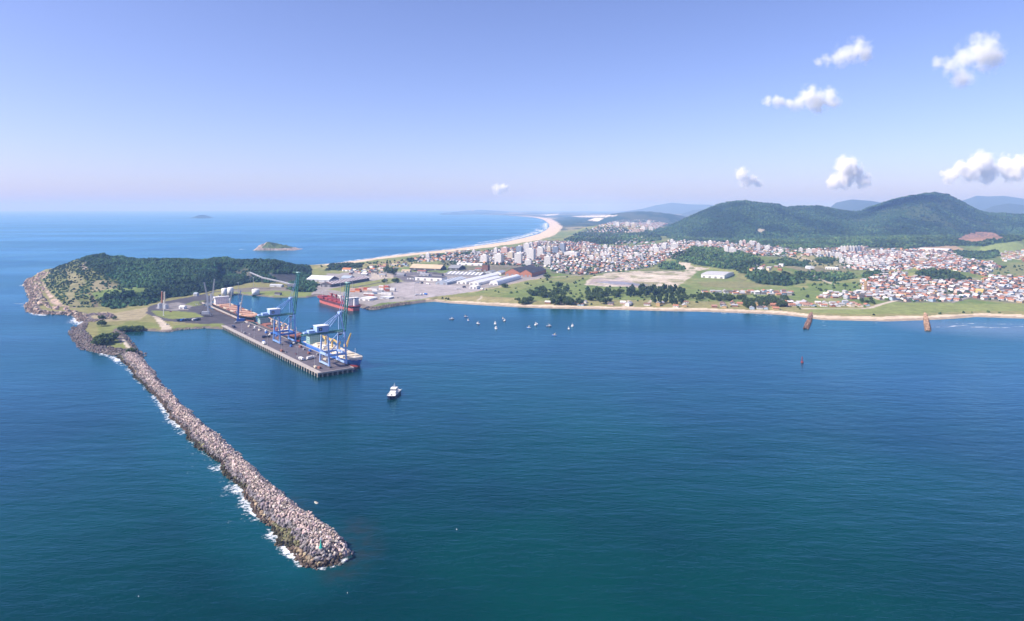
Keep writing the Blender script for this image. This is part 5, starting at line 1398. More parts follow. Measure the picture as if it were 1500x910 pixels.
shed('warehouse', 'white flat roofed depot under the quarry hill', 1346, (1390, 368.5), 1394, 9, 10, 'w', M_WHITE, M_WROOF, e1=Vector((.71, -.70)).normalized(), e2=Vector((.70, .71)).normalized(), doors=3)
shed('hall', 'yellow walled hall among the right hand houses', 1429, (1440, 430.5), 1443, 7, 9, 'w', M_YEL, M_YEL, e1=Vector((.71, -.70)).normalized(), e2=Vector((.70, .71)).normalized(), cat='hall', doors=1)
shed('hall', 'white dome like hall in the dry field by the track', 1180, (1187, 395), 1188.5, 3, 9, 'w', M_LGREY, M_WROOF, e1=Vector((.86, -.51)).normalized(), e2=Vector((.51, .86)).normalized(), cat='hall', barrel=True, doors=1)
shed('shed', 'white roofed shed at the edge of the loop road near the silos', 262, (269, 453), 274, 4, 5.5, 'w', M_WHITE, M_WROOF, cat='shed', doors=1)
shed('shed', 'grey shed by the road under the headland', 283, (288, 434), 292, 5, 7, 'w', M_LGREY, M_BGROOF, cat='shed', doors=1)
shed('shed', 'low shed on the green shore right of the lone tank', 402, (410, 433), 413, 4, 6, 'w', M_GREY, M_DROOF, cat='shed', doors=1)
shed('shed', 'long low roof under the conveyor near the shore', 395, (412, 421), 416, 4, 6, 'w', M_LGREY, M_LGREY, cat='shed', doors=1)

SMALL = [(548, 402, 7, M_DROOF, 'dark roofed'), (559, 405.5, 9, M_GROOF, 'grey roofed'), (571, 396, 10, M_TILE, 'orange tiled'), (586, 405, 11, M_GROOF, 'long grey roofed'), (601, 409.5, 9, M_DROOF, 'dark roofed'), (621, 405, 13, M_GROOF, 'broad grey roofed'), (560, 393, 8, M_RUST, 'rust roofed'), (577, 390, 8, M_BROOF, 'beige roofed'),
         (594, 399, 12, M_BROOF, 'beige roofed'), (640, 404.5, 14, M_DROOF, 'broad dark roofed'), (545, 396.5, 6, M_TILE, 'small orange tiled'), (533, 404, 8, M_WROOF, 'white roofed'), (700, 396.5, 9, M_RUST, 'rust roofed'), (690, 400.5, 8, M_GROOF, 'grey roofed'), (617, 400, 12, M_RUST, 'rust roofed'), (668, 411.5, 8, M_DROOF, 'dark roofed')]
for k, (px, py, wp, rm_, nm) in enumerate(SMALL):
    shed('shed', '%s small shed among the port yards, %s' % (nm, 'left of the beige roofed warehouse' if px < 590 else 'in front of the beige roofed warehouse' if px < 660 else 'near the brick tower'), px - wp / 2, (px + wp / 2, py), px + wp / 2 + 3, 4.5, 7, 'w', random.choice((M_LGREY, M_WHITE, M_CREAM, M_GREY)), rm_, cat='shed', group='small sheds of the port', doors=2)

# ---------------------------------------------------------------- apartment towers
WALLS = {'white': mat('wall_white', (.74, .72, .69), rough=.8, var=.08, scale=.1), 'cream': mat('wall_cream', (.62, .53, .40), rough=.8, var=.1, scale=.1), 'pale grey': mat('wall_grey', (.48, .48, .50), rough=.8, var=.1, scale=.1),
         'pale pink': mat('wall_pink', (.60, .42, .36), rough=.8, var=.1, scale=.1), 'blue grey': mat('wall_bluegrey', (.25, .30, .38), rough=.7, var=.1, scale=.1), 'brick brown': mat('wall_brown', (.33, .18, .12), rough=.85, var=.15, scale=.1), 'ochre': mat('wall_ochre', (.55, .36, .16), rough=.85, var=.15, scale=.1)}
WPANE = mat('tower_window', (.10, .12, .15), rough=.25, var=.2, scale=.3, spec=.5)
def tower(label, px, py, wpx, hpx, wall, rot=None, group='apartment blocks of the town', dep=.8):
    p = P(px, py); w = wpx * p.y / F * .74; d = w * dep; h = hpx * p.y / F
    if rot is None: rot = math.atan2(E1D.y, E1D.x) + random.uniform(-.12, .12)
    t = thing('apartment_block', label, 'apartment building', p, rot, group)
    mb = MB(); mb.box(-w / 2, w / 2, -d / 2, d / 2, -1.5, h)
    nf = max(2, int(h / 3.1))
    for f in range(nf):
        z = h * (f + .35) / nf; hh = h / nf * .42
        for s, n, L in ((0, max(2, int(w / 3.4)), w), (1, max(2, int(d / 3.4)), d)):
            for k in range(n):
                a = -L / 2 + L * (k + .22) / n; b = -L / 2 + L * (k + .76) / n
                for sg in (-1, 1):
                    if s == 0: v = [(a, sg * (d / 2 + .04), z), (b, sg * (d / 2 + .04), z), (b, sg * (d / 2 + .04), z + hh), (a, sg * (d / 2 + .04), z + hh)]
                    else: v = [(sg * (w / 2 + .04), a, z), (sg * (w / 2 + .04), b, z), (sg * (w / 2 + .04), b, z + hh), (sg * (w / 2 + .04), a, z + hh)]
                    mb.add(v, [(0, 1, 2, 3)], 1)
    mb.build('wall', [WALLS[wall], WPANE], t)
    mb = MB(); mb.box(-w / 2 - .25, w / 2 + .25, -d / 2 - .25, d / 2 + .25, h + .01, h + .7); mb.build('parapet', WALLS[wall], t)
    mb = MB(); mb.box(-w * .22, w * .2, -d * .2, d * .25, h + .71, h + 3.8); mb.build('rooftop_house', WALLS['white'], t)
TW = [(710, 385, 14, 11, 'white', 'white apartment tower alone at the left end of the tower row'), (731, 385.5, 15, 13, 'white', 'wide white apartment tower, second from the left in the front row'), (759.5, 386.5, 14, 15, 'white', 'white apartment tower with a stepped top in the front row'),
      (778, 382, 15, 17, 'white', 'broad tall white apartment slab in the middle of the centre'), (772, 372, 12, 15, 'white', 'tall slim white tower behind the middle slab'), (748.5, 380, 12, 10, 'cream', 'cream apartment block between the white front towers'),
      (792, 377, 12, 14, 'white', 'white tower right of the broad middle slab'), (761, 372, 11, 11, 'blue grey', 'blue grey block behind the front row of towers'), (804.5, 370, 8, 8, 'cream', 'small cream tower at the back of the centre'),
      (814, 371, 11, 9, 'blue grey', 'dark blue grey block left of the tall bluish tower'), (824.5, 371, 10, 14, 'blue grey', 'tall bluish tower at the right end of the centre'), (802.5, 388, 13, 12, 'white', 'white block with grey flank in front of the right towers'),
      (774, 388.5, 13, 7, 'white', 'low wide white block at the foot of the middle slab'), (796, 379.5, 11, 6, 'brick brown', 'low brick brown block in front of the right towers'), (726.5, 372, 7, 8, 'white', 'thin white block behind the second front tower'),
      (838, 375.5, 26, 6, 'white', 'long low white complex right of the bluish tower'), (740, 371, 14, 8, 'pale pink', 'pale pink block behind the cream one'), (694, 372, 6, 5, 'white', 'small white block near the ocean beach'), (627, 379.5, 8, 8, 'white', 'lone white block close to the ocean beach at far left'),
      (785, 361, 8, 6, 'pale pink', 'pale pink block near the long beach'), (856, 347 + 18, 9, 5, 'cream', 'cream block at the edge of the green strip'), (973, 366, 9, 9, 'white', 'white tower, left of the pair by the wooded hill'), (988, 366, 14, 9, 'white', 'white slab, right of the pair by the wooded hill'),
      (962, 371, 10, 8, 'white', 'white block below the pair by the wooded hill'), (1064, 371, 8, 10, 'white', 'tall white block of the pair behind the wooded hill'), (1073, 372, 14, 8, 'white', 'wide white block of the pair behind the wooded hill'), (1111, 367, 6, 10, 'white', 'slim white tower at the foot of the left mountain'),
      (1124, 366, 10, 5, 'white', 'low white block right of the slim tower'), (1144, 371, 9, 5, 'white', 'small white block by the dirt track'), (1173, 370, 7, 6, 'white', 'white block, leftmost of the condominium row'), (1185, 373, 10, 8, 'white', 'white block second in the condominium row'), (1192, 370.5, 12, 5, 'pale pink', 'pale pink block in the condominium row'),
      (1268, 428, 5, 16, 'ochre', 'narrow unfinished ochre tower beside the houses'), (1272, 429, 6, 10, 'brick brown', 'unfinished brick brown block beside the ochre tower')]
for k in range(8): TW.append((1233 + k * 4.2, 369.5 - k * .05, 4.6, 8.2, ('white', 'white', 'cream', 'white', 'white', 'pale grey', 'blue grey', 'pale pink')[k], 'slim block in the tight row of condominiums under the mountain, counted %s from the left' % ('first', 'second', 'third', 'fourth', 'fifth', 'sixth', 'seventh', 'last')[k]))
for k in range(7): TW.append((1200 + k * 5.2, 374.5 + k * .7, 6, 7, ('white', 'cream', 'white', 'white', 'pale grey', 'white', 'white')[k], 'white or cream block in the slanting condominium row by the dry field'))
for r_ in range(4):
    for k in range(5): TW.append((1233 + k * 9 + r_ * 11, 385 + r_ * 2.2 - k * .9, 8, 5.5, ('white', 'white', 'white', 'pale grey', 'white')[k], 'white terrace block on the slope right of the dry field'))
for a in TW: tower(a[5], a[0], a[1], a[2], a[3], a[4])
MZ = [([(850, 375), (860, 360), (960, 362), (985, 356), (1000, 362), (985, 374), (940, 384), (880, 386)], 46, 'white mid rise block among the houses in the middle of the town'), ([(1010, 362), (1050, 356), (1130, 361), (1110, 366), (1055, 363)], 14, 'white mid rise block at the foot of the left mountain'),
      ([(745, 380), (770, 360), (830, 358), (850, 372), (800, 384)], 16, 'mid rise block among the towers of the centre'), ([(1280, 372), (1390, 370), (1410, 382), (1300, 390)], 16, 'pale mid rise block among the upper right hand houses'), ([(870, 338), (905, 326), (975, 330), (960, 340)], 8, 'pale block in the far hillside suburb')]
for poly, n, lab in MZ:
    xs, ys = [p[0] for p in poly], [p[1] for p in poly]; c = 0
    while c < n:
        px, py = random.uniform(min(xs), max(xs)), random.uniform(min(ys), max(ys))
        if not inpoly(np.array([px]), np.array([py]), poly)[0]: continue
        wl = random.choice(['white', 'white', 'white', 'cream', 'pale grey', 'pale pink'])
        tower(lab, px, py, random.uniform(5, 8.5), random.uniform(3.8, 6.5), wl); c += 1

# ---------------------------------------------------------------- houses
HW = [('white', (.72, .70, .67)), ('white', (.70, .68, .66)), ('cream', (.62, .53, .41)), ('pale pink', (.60, .43, .37)), ('pale grey', (.50, .50, .51)), ('ochre', (.52, .36, .18)), ('brick red', (.34, .15, .09)), ('pale blue', (.40, .50, .60))]
HR = [('orange tiled', (.44, .19, .105)), ('orange tiled', (.40, .18, .11)), ('faded tiled', (.36, .21, .16)), ('brown tiled', (.22, .13, .10)), ('grey sheet', (.30, .29, .30)), ('grey sheet', (.22, .21, .22)), ('grey sheet', (.36, .36, .37)), ('pale sheet', (.50, .49, .49)), ('dark', (.11, .10, .10)), ('white', (.70, .69, .68))]
HZ = [([(762, 444.5), (800, 446.5), (900, 449), (990, 450.5), (1000, 446), (900, 444), (850, 442)], 16, 'on the wooded beachfront'), ([(1000, 451.5), (1105, 453), (1150, 454), (1150, 448), (1105, 445), (1040, 442), (1000, 444)], 14, 'on the middle beachfront'),
      ([(1130, 449.5), (1275, 450.6), (1275, 446), (1140, 442)], 13, 'in the row behind left groyne'), ([(1028, 430.5), (1165, 433.5), (1165, 428.5), (1028, 426.5)], 13, 'in the row between fields'), ([(1200, 437), (1275, 440), (1300, 433), (1270, 427), (1212, 430)], 15, 'at the seaside quarter edge'),
      ([(1265, 431), (1288, 440), (1320, 442), (1395, 442), (1420, 437), (1500, 444), (1620, 444), (1620, 402), (1500, 407), (1455, 405), (1440, 411), (1400, 413), (1340, 407), (1318, 399), (1292, 399), (1262, 413)], 14, 'in the dense seaside quarter'),
      ([(1172, 374), (1175, 366), (1260, 362.5), (1340, 365.5), (1395, 369), (1412, 380), (1452, 385), (1466, 392), (1440, 405), (1395, 396.5), (1330, 395), (1290, 397), (1236, 394), (1250, 380)], 15.5, 'under the mountain'),
      ([(690, 388), (655, 382), (700, 370), (760, 362), (790, 354), (860, 355), (885, 362), (960, 359), (985, 352), (1060, 356), (1130, 361), (1168, 367), (1163, 377), (1105, 374), (1060, 364), (1015, 362), (985, 375), (970, 385), (945, 393), (900, 398), (850, 403), (815, 399), (805, 392), (720, 387)], 18, 'in the town centre'),
      ([(858, 340), (880, 330), (905, 322), (955, 322), (978, 328), (958, 337), (915, 341)], 30, 'in the far suburb'), ([(1098, 397), (1105, 390), (1145, 389), (1150, 397)], 16, 'beside the wooded hill'), ([(600, 378), (650, 372), (690, 366.5), (650, 382), (620, 386)], 20, 'near the ocean beach'),
      ([(500, 402), (520, 396), (590, 384), (600, 392), (545, 402)], 26, 'near the ocean beach'), ([(1460, 372), (1500, 366), (1540, 368), (1540, 384), (1470, 384)], 24, 'at the foot of the quarry hill'), ([(915, 350), (945, 345), (960, 356), (900, 358)], 22, 'in the town centre')]
cand = []
for zi, (poly, sp_, where) in enumerate(HZ):
    W = [P(*p) for p in poly]; xs = [p.x for p in W]; ys = [p.y for p in W]
    th = math.atan2(E1D.y, E1D.x) + zi * .13; ca, sa = math.cos(th), math.sin(th)
    R = max(max(xs) - min(xs), max(ys) - min(ys)); cx0, cy0 = (max(xs) + min(xs)) / 2, (max(ys) + min(ys)) / 2
    u_, v_ = np.meshgrid(np.arange(-R * .75, R * .75, sp_), np.arange(-R * .75, R * .75, sp_ * 1.15))
    u_ = u_.ravel() + np.floor(u_.ravel() / (sp_ * 6)) * 7; v_ = v_.ravel() + np.floor(v_.ravel() / (sp_ * 2.3)) * 6
    u_ = u_ + rng.uniform(-2.5, 2.5, len(u_)); v_ = v_ + rng.uniform(-2.5, 2.5, len(u_))
    X = cx0 + ca * u_ - sa * v_; Y = cy0 + sa * u_ + ca * v_
    ok = (Y > 1000) & (np.abs(X / np.maximum(Y, 1)) < 1.1); X, Y = X[ok], Y[ok]
    Z = hz(X, Y); px = CX + F * X / Y; py = EYE + (H - Z) * F / Y
    ok = inpoly(px, py, poly) & (rng.uniform(size=len(X)) < np.where(fbm(X / 90, Y / 90, 151, 3) > .36, .93, .35) * (.6 if zi < 2 else 1))
    for x, y, z in zip(X[ok], Y[ok], Z[ok]): cand.append((x, y, z, th + random.choice((0, math.pi / 2)) + random.uniform(-.06, .06), zi))
cand.sort(key=lambda c: c[1] if abs(c[0] / c[1]) < .77 else 1e9)
print('houses', len(cand))
def house_dims(): return random.uniform(8, 13.5), random.uniform(6.5, 9.5), random.choice((3.0, 3.0, 3.2, 5.8)), random.uniform(1.6, 2.6)
def house_shape(w, d, h, r):
    a, b, o = w / 2, d / 2, .45
    wv = [(-a, -b, -.8), (a, -b, -.8), (a, b, -.8), (-a, b, -.8), (-a, -b, h), (a, -b, h), (a, b, h), (-a, b, h), (-a, 0, h + r), (a, 0, h + r)]
    wq = [(0, 1, 5, 4), (2, 3, 7, 6), (1, 2, 6, 5), (3, 0, 4, 7), (5, 6, 9, 9), (7, 4, 8, 8)]
    rv = [(-a - o, -b - o, h - .25), (a + o, -b - o, h - .25), (a + o, 0, h + r + .12), (-a - o, 0, h + r + .12), (a + o, b + o, h - .25), (-a - o, b + o, h - .25)]
    rq = [(0, 1, 2, 3), (3, 2, 4, 5)]
    return wv, wq, rv, rq
M_TINT = {}
def tintmat(k, c):
    if k not in M_TINT: M_TINT[k] = mat('house_' + k.replace(' ', '_'), c, rough=.85, var=.18, scale=.5)
    return M_TINT[k]
PROTO = []
for k in range(8):
    w_, d_, h_, r_ = house_dims(); wv, wq, rv, rq = house_shape(w_, d_, h_, r_)
    mw = MB(); mw.add(wv, [(0, 1, 5, 4), (2, 3, 7, 6), (1, 2, 6, 9, 5), (3, 0, 4, 8, 7)])
    for s in (-1, 1):
        for fl in range(1 if h_ < 4 else 2):
            for xx in (-.3, .02, .32):
                y = s * (d_ / 2 + .03); x0_ = xx * w_ - .7; z0 = .9 + fl * 2.8
                mw.add([(x0_, y, z0), (x0_ + 1.5, y, z0), (x0_ + 1.5, y, z0 + 1.2), (x0_, y, z0 + 1.2)], [(0, 1, 2, 3)], 1)
    mr = MB(); mr.add(rv + [(x, y, z + .2) for x, y, z in rv], [(0, 1, 2, 3), (3, 2, 4, 5), (6, 7, 8, 9), (9, 8, 10, 11), (0, 1, 7, 6), (4, 5, 11, 10), (0, 3, 9, 6), (3, 5, 11, 9), (1, 2, 8, 7), (2, 4, 10, 8)])
    PROTO.append((mw, mr, 'two storey' if h_ > 4 else 'low'))
MC = {}
def hmesh(kind, k, nm, c):
    key = (kind, k, nm)
    if key not in MC:
        me = PROTO[k][0 if kind == 'wall' else 1].mesh('house' if kind == 'wall' else 'roof')
        me.materials.append(tintmat(kind + ' ' + nm, c))
        if kind == 'wall': me.materials.append(WPANE)
        MC[key] = me
    return MC[key]
for x, y, z, th, zi in cand[:300]:
    k = random.randrange(8); (wn, wc), (rn, rc) = random.choice(HW), random.choice(HR)
    o = bpy.data.objects.new('house', hmesh('wall', k, wn, wc)); COL.objects.link(o); o.location = (x, y, z); o.rotation_euler = (0, 0, th)
    rr = bpy.data.objects.new('roof', hmesh('roof', k, rn, rc)); COL.objects.link(rr); rr.parent = o
    px = CX + F * x / y
    rel = 'left of left groyne' if px < 1130 else 'inland of left groyne' if px < 1230 else 'between both groynes' if px < 1320 else 'inland of right groyne' if px < 1400 else 'right of right groyne'
    tag(o, '%s %s house, %s roof %s%s' % (PROTO[k][2], wn, rn, HZ[zi][2], '' if px < 1000 or 'groyne' in HZ[zi][2] or 'quarter' in HZ[zi][2] else ' ' + rel), 'house', 'houses around the bay')
    if len(o['label'].split()) > 16: o['label'] = o['label'].replace(' ' + rel, '')
# every farther house: one mass
n = len(cand) - 300
W8, Q8, R8, T8 = [], [], [], []
vv, ff, cc = [], [], []; base_ = 0
for x, y, z, th, zi in cand[300:]:
    wv, wq, rv, rq = house_shape(*house_dims()); ca, sa = math.cos(th), math.sin(th)
    pts = np.array(wv + rv); pts = np.stack([x + ca * pts[:, 0] - sa * pts[:, 1], y + sa * pts[:, 0] + ca * pts[:, 1], z + pts[:, 2]], -1)
    vv.append(pts)
    ff += [[base_ + i for i in f] for f in wq[:4]] + [[base_ + 5, base_ + 6, base_ + 9, base_ + 5], [base_ + 7, base_ + 4, base_ + 8, base_ + 7]][:0] + [[base_ + 10 + i for i in f] for f in rq]
    wc = random.choice(HW)[1]; rc = random.choice(HR)[1]; v1 = random.uniform(.8, 1.15)
    cc += [[q * v1 for q in wc]] * 4 + [[q * v1 for q in rc]] * 2
    base_ += 16
me = np_mesh('houses', np.concatenate(vv), np.array(ff), fcol=np.array(cc))
tag(link_mesh('houses', me, mat('house_tones', attr='tone', rough=.85, var=.15, scale=.4)), 'thousands of small white and orange roofed houses of the far town', 'houses', kind='stuff')

# ---------------------------------------------------------------- trees one can tell apart
def crown_mesh(tall, seed):
    r_ = np.random.default_rng(seed)
    L = []
    for k in range(9):
        a = r_.uniform(0, 6.28); q = r_.uniform(.1, .62) if not tall else r_.uniform(.0, .34)
        L.append((math.cos(a) * q, math.sin(a) * q, r_.uniform(.32, .9) if not tall else r_.uniform(.25, 1.0), r_.uniform(.24, .42) if not tall else r_.uniform(.16, .26)))
    P_, T_ = [], []
    nn = 46
    for lx, ly, lz, lr in L:
        d = r_.normal(size=(nn, 3)); d /= np.linalg.norm(d, axis=1)[:, None]
        d *= lr * r_.uniform(.55, 1.1, (nn, 1)); P_.append(d + (lx, ly, lz))
    P_ = np.concatenate(P_); n = len(P_)
    A = r_.normal(size=(n, 3)); A /= np.linalg.norm(A, axis=1)[:, None]; Bq = np.cross(A, r_.normal(size=(n, 3))); Bq /= np.linalg.norm(Bq, axis=1)[:, None]
    s = r_.uniform(.045, .10, (n, 1))
    V = np.stack([P_ - A * s - Bq * s, P_ + A * s - Bq * s * .8, P_ + A * s * .9 + Bq * s, P_ - A * s + Bq * s * .9], 1).reshape(-1, 3)
    Fq = np.arange(n * 4).reshape(-1, 4)
    tone = np.array((.105, .155, .055) if not tall else (.090, .14, .058)) * r_.uniform(.55, 1.5, (n, 1))
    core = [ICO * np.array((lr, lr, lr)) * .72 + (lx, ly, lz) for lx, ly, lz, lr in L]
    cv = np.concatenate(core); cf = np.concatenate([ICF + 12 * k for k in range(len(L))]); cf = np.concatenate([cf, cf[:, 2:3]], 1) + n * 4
    # leaf faces plus inner clumps; triangles are stored as quads with a repeated corner avoided below
    me = bpy.data.meshes.new('crown')
    me.from_pydata(np.concatenate([V, cv]).tolist(), [], Fq.tolist() + [f[:3] for f in cf.tolist()])
    a = me.attributes.new('tone', 'FLOAT_COLOR', 'FACE')
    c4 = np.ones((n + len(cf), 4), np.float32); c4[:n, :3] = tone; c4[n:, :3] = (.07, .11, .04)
    a.data.foreach_set('color', c4.ravel()); me.update(); me.materials.append(M_CROWN)
    return me
CR = [crown_mesh(False, 1), crown_mesh(False, 2), crown_mesh(False, 3), crown_mesh(True, 4), crown_mesh(True, 5), crown_mesh(True, 6)]
tm = MB(); tm.tube((0, 0, -.08), (0, 0, .5), .035, .02, 6); tm.bar((0, 0, .3), (.16, .05, .55), .02); tm.bar((0, 0, .35), (-.14, -.06, .6), .02); TRM = tm.mesh('trunk'); TRM.materials.append(mat('bark', (.12, .085, .06), rough=.95, var=.3, scale=2))
def tree(px, py, h, lab, tall=False, wide=1.0, group='trees behind the beach'):
    p = P(px, py); t = thing('tree', lab, 'tree', p, random.uniform(0, 6.28), group); t.scale = (h * wide, h * wide, h)
    o = bpy.data.objects.new('trunk', TRM); COL.objects.link(o); o.parent = t
    o = bpy.data.objects.new('crown', CR[random.randrange(3) + (3 if tall else 0)]); COL.objects.link(o); o.parent = t
TZ = [([(772, 432), (780, 425), (832, 424), (834, 436), (786, 437)], 34, 9, 'bushy dark tree in the clump on the grass behind the left beach', False), ([(752, 441), (778, 440), (778, 447), (752, 446.5)], 12, 9, 'dark bushy tree at the sand edge of the left beach', False),
      ([(796, 444), (806, 440), (850, 440), (850, 448), (800, 448)], 11, 13, 'tall dark tree at the sand edge of the beach', False), ([(914, 430), (922, 425), (1000, 424), (1002, 434), (925, 437)], 70, 12, 'tall slender tree in the dense grove behind the beach', True),
      ([(950, 446), (955, 438), (1000, 438), (1000, 447)], 26, 11, 'slender tree in the grove at the sand edge', True), ([(852, 440), (860, 425), (914, 427), (914, 442), (880, 446)], 30, 10, 'scattered dark tree between the two groves', False), ([(1000, 432), (1092, 436), (1092, 442), (1000, 441)], 36, 8, 'rounded tree on the grass behind the middle beach', False),
      ([(1088, 450), (1090, 445), (1106, 445), (1106, 452)], 12, 10, 'dark tree of the small clump at the middle beach', False), ([(1108, 450), (1110, 438), (1165, 441), (1150, 450)], 46, 8.5, 'tree among the middle beach houses', False), ([(1255, 442), (1290, 434), (1300, 441), (1275, 447)], 8, 6, 'low tree at the left edge of the seaside quarter', False)]
for poly, n, h, lab, tall in TZ:
    xs, ys = [p[0] for p in poly], [p[1] for p in poly]; c = 0
    while c < n:
        px, py = random.uniform(min(xs), max(xs)), random.uniform(min(ys), max(ys))
        if not inpoly(np.array([px]), np.array([py]), poly)[0]: continue
        tree(px, py, h * random.uniform(.7, 1.2), lab, tall, random.uniform(.75, 1.05) if not tall else random.uniform(.6, .8)); c += 1
for px, py, h, w_, lab in ((146, 506, 10, 1.3, 'dark bush at the left of the clump behind the breakwater root'), (152, 504, 12, 1.3, 'large dark bush in the middle of the clump behind the breakwater root'), (159, 501.5, 12, 1.3, 'large dark bush at the right of the clump behind the breakwater root'), (166, 497, 9, 1.2, 'smaller bush at the right end of the clump behind the breakwater root'),
                          (149, 478, 9, 1.0, 'lone dark tree above the clump behind the breakwater root'), (193, 517, 6, 1.3, 'small bush at the start of the breakwater'), (148, 468, 6, 1.2, 'small bush beside the rocks below the headland'), (167, 468, 5, 1.2, 'round bush on the dry ground below the headland'),
                          (180, 485, 7, 1.6, 'low bush at the left corner of the inner basin'), (187, 485, 7, 1.6, 'low bush second from the corner of the inner basin'), (195, 484.5, 7, 1.6, 'low bush third from the corner of the inner basin'), (203, 484.5, 8, 1.5, 'low bush fourth from the corner of the inner basin'),
                          (568, 400, 18, 1.0, 'tall dark tree left of the pair behind the yard'), (576, 402, 19, 1.0, 'tallest dark tree behind the empty yard'), (563, 414.5, 10, 1.0, 'dark tree left beside the empty yard'), (579, 414.5, 11, 1.1, 'dark tree at the corner of the empty yard'),
                          (801, 407, 9, 1.3, 'dark bush right of the brick warehouses'), (818, 420, 10, 1.5, 'round dark bush on the lush field'), (740, 421, 8, 1.5, 'low dark shrub on the slope below the sheds'), (440, 427, 9, 1.1, 'dark tree left of the far berth')):
    tree(px, py, h, lab, False, w_, 'single trees around the port')

# ---------------------------------------------------------------- containers, vehicles
CCOL = [('red', (.42, .08, .05)), ('orange', (.55, .20, .08)), ('white', (.70, .69, .67)), ('grey', (.34, .35, .37)), ('blue', (.05, .12, .28)), ('brown', (.24, .10, .07)), ('pale pink', (.55, .36, .30))]
CM = {}
def cont_mesh(nm, c):
    if nm not in CM:
        mb = MB()
        mb.box(-6.1, 6.1, -1.22, 1.22, 0, 2.6)
        for k in range(22):
            for s in (-1, 1): x0_ = -5.9 + k * .54; mb.box(x0_, x0_ + .22, min(s * 1.221, s * 1.27), max(s * 1.221, s * 1.27), .15, 2.45)
        for s in (-1, 1):
            mb.box(min(s * 6.101, s * 6.15), max(s * 6.101, s * 6.15), -1.1, -.05, .15, 2.45); mb.box(min(s * 6.101, s * 6.15), max(s * 6.101, s * 6.15), .05, 1.1, .15, 2.45)
        CM[nm] = mb.mesh('container'); CM[nm].materials.append(mat('container_' + nm.replace(' ', '_'), c, rough=.6, var=.2, scale=.5))
    return CM[nm]
STK = [(520, 428, 3, 3, ('pale pink', 'orange', 'red')), (532.5, 426.5, 3, 3, ('red', 'orange', 'pale pink')), (545, 428, 2, 3, ('white', 'grey', 'pale pink')), (553, 430.5, 2, 3, ('white', 'grey', 'blue')), (562, 425, 3, 4, ('orange', 'red', 'white')), (571, 427, 2, 3, ('white', 'grey', 'brown')), (566, 432, 2, 2, ('white', 'blue', 'grey')), (540, 433, 1, 2, ('brown', 'white', 'red'))]
for si, (px, py, rows, high, cols) in enumerate(STK):
    p0 = P(px, py)
    for r_ in range(rows):
        for z_ in range(high - (r_ == 2)):
            for e_ in (0, 1):
                nm = random.choice(cols); o = bpy.data.objects.new('container', cont_mesh(nm, dict(CCOL)[nm])); COL.objects.link(o)
                q_ = Vector((p0.x, p0.y)) + E2D * (r_ * 3.2) + E1D * (e_ * 12.9 - 6)
                o.location = (q_.x, q_.y, p0.z + .1 + z_ * 2.65); o.rotation_euler = (0, 0, math.atan2(E1D.y, E1D.x))
                tag(o, '%s container %s of the %s stack counted behind the red ship' % (nm, 'at the bottom' if z_ == 0 else 'at the top' if z_ == high - 1 else 'in the middle', ('first', 'second', 'third', 'fourth', 'sixth', 'last', 'seventh', 'fifth')[si]), 'container', 'container stacks of the port')

def truck(m_box, m_cab, lab, L=11.5):
    t = thing('truck', lab, 'truck')
    mb = MB(); mb.box(-L / 2, L / 2 - 3.0, -1.25, 1.25, 1.15, 3.6); mb.build('cargo_body', m_box, t)
    mb = MB(); mb.prism([(L / 2 - 2.7, -1.2), (L / 2, -1.2), (L / 2, 1.2), (L / 2 - 2.7, 1.2)], .7, 3.0); cb = mb.build('cab', m_cab, t)
    mb = MB(); mb.box(L / 2 + .01, L / 2 + .06, -1.05, 1.05, 1.8, 2.7); mb.build('windscreen', M_GLASS, cb)
    mb = MB(); mb.box(-L / 2, L / 2 - .4, -.6, .6, .65, 1.1); mb.build('chassis', M_BLACK, t)
    wm = MB(); wm.tube((0, -.2, 0), (0, .2, 0), .52, n=10); wme = wm.mesh('wheel')
    for x in (-L / 2 + 1.2, -L / 2 + 2.5, L / 2 - 1.4):
        for s in (-1.08, 1.08):
            o = link_mesh('wheel', wme, M_BLACK, t); o.location = (x, s, .52)
    return t
def car(m, lab):
    t = thing('car', lab, 'car')
    mb = MB(); mb.ext_x([(-.9, .35), (.9, .35), (.9, .85), (.75, .95), (-.75, .95), (-.9, .85)], -2.2, 2.2); b = mb.build('body', m, t)
    mb = MB(); mb.box(-1.5, .9, -.75, .75, .951, 1.5, taper=.3); mb.build('cabin', M_GLASS, b)
    wm = MB(); wm.tube((0, -.12, 0), (0, .12, 0), .34, n=10); wme = wm.mesh('wheel')
    for x in (-1.4, 1.4):
        for s in (-.82, .82):
            o = link_mesh('wheel', wme, M_BLACK, t); o.location = (x, s, .34)
    return t
TRK = {'white': truck(M_WHITE, M_WHITE, 'white truck'), 'dark': truck(M_NAVY, M_DGREY, 'dark truck'), 'blue': truck(M_BLUE, M_WHITE, 'blue truck')}
CARS = {'white': car(M_WHITE, 'white car'), 'red': car(M_RED, 'red car'), 'grey': car(M_GREY, 'grey car'), 'black': car(M_BLACK, 'black car')}
used = set()
def put(src, px, py, rot, lab, grp, z=None):
    o = src if id(src) not in used else copy_tree(src); used.add(id(src))
    p = P(px, py) if z is None else Vector((*G(px, py, z), z))
    o.location = p + Vector((0, 0, .04)); o.rotation_euler = (0, 0, rot); o['label'] = lab; o['group'] = grp
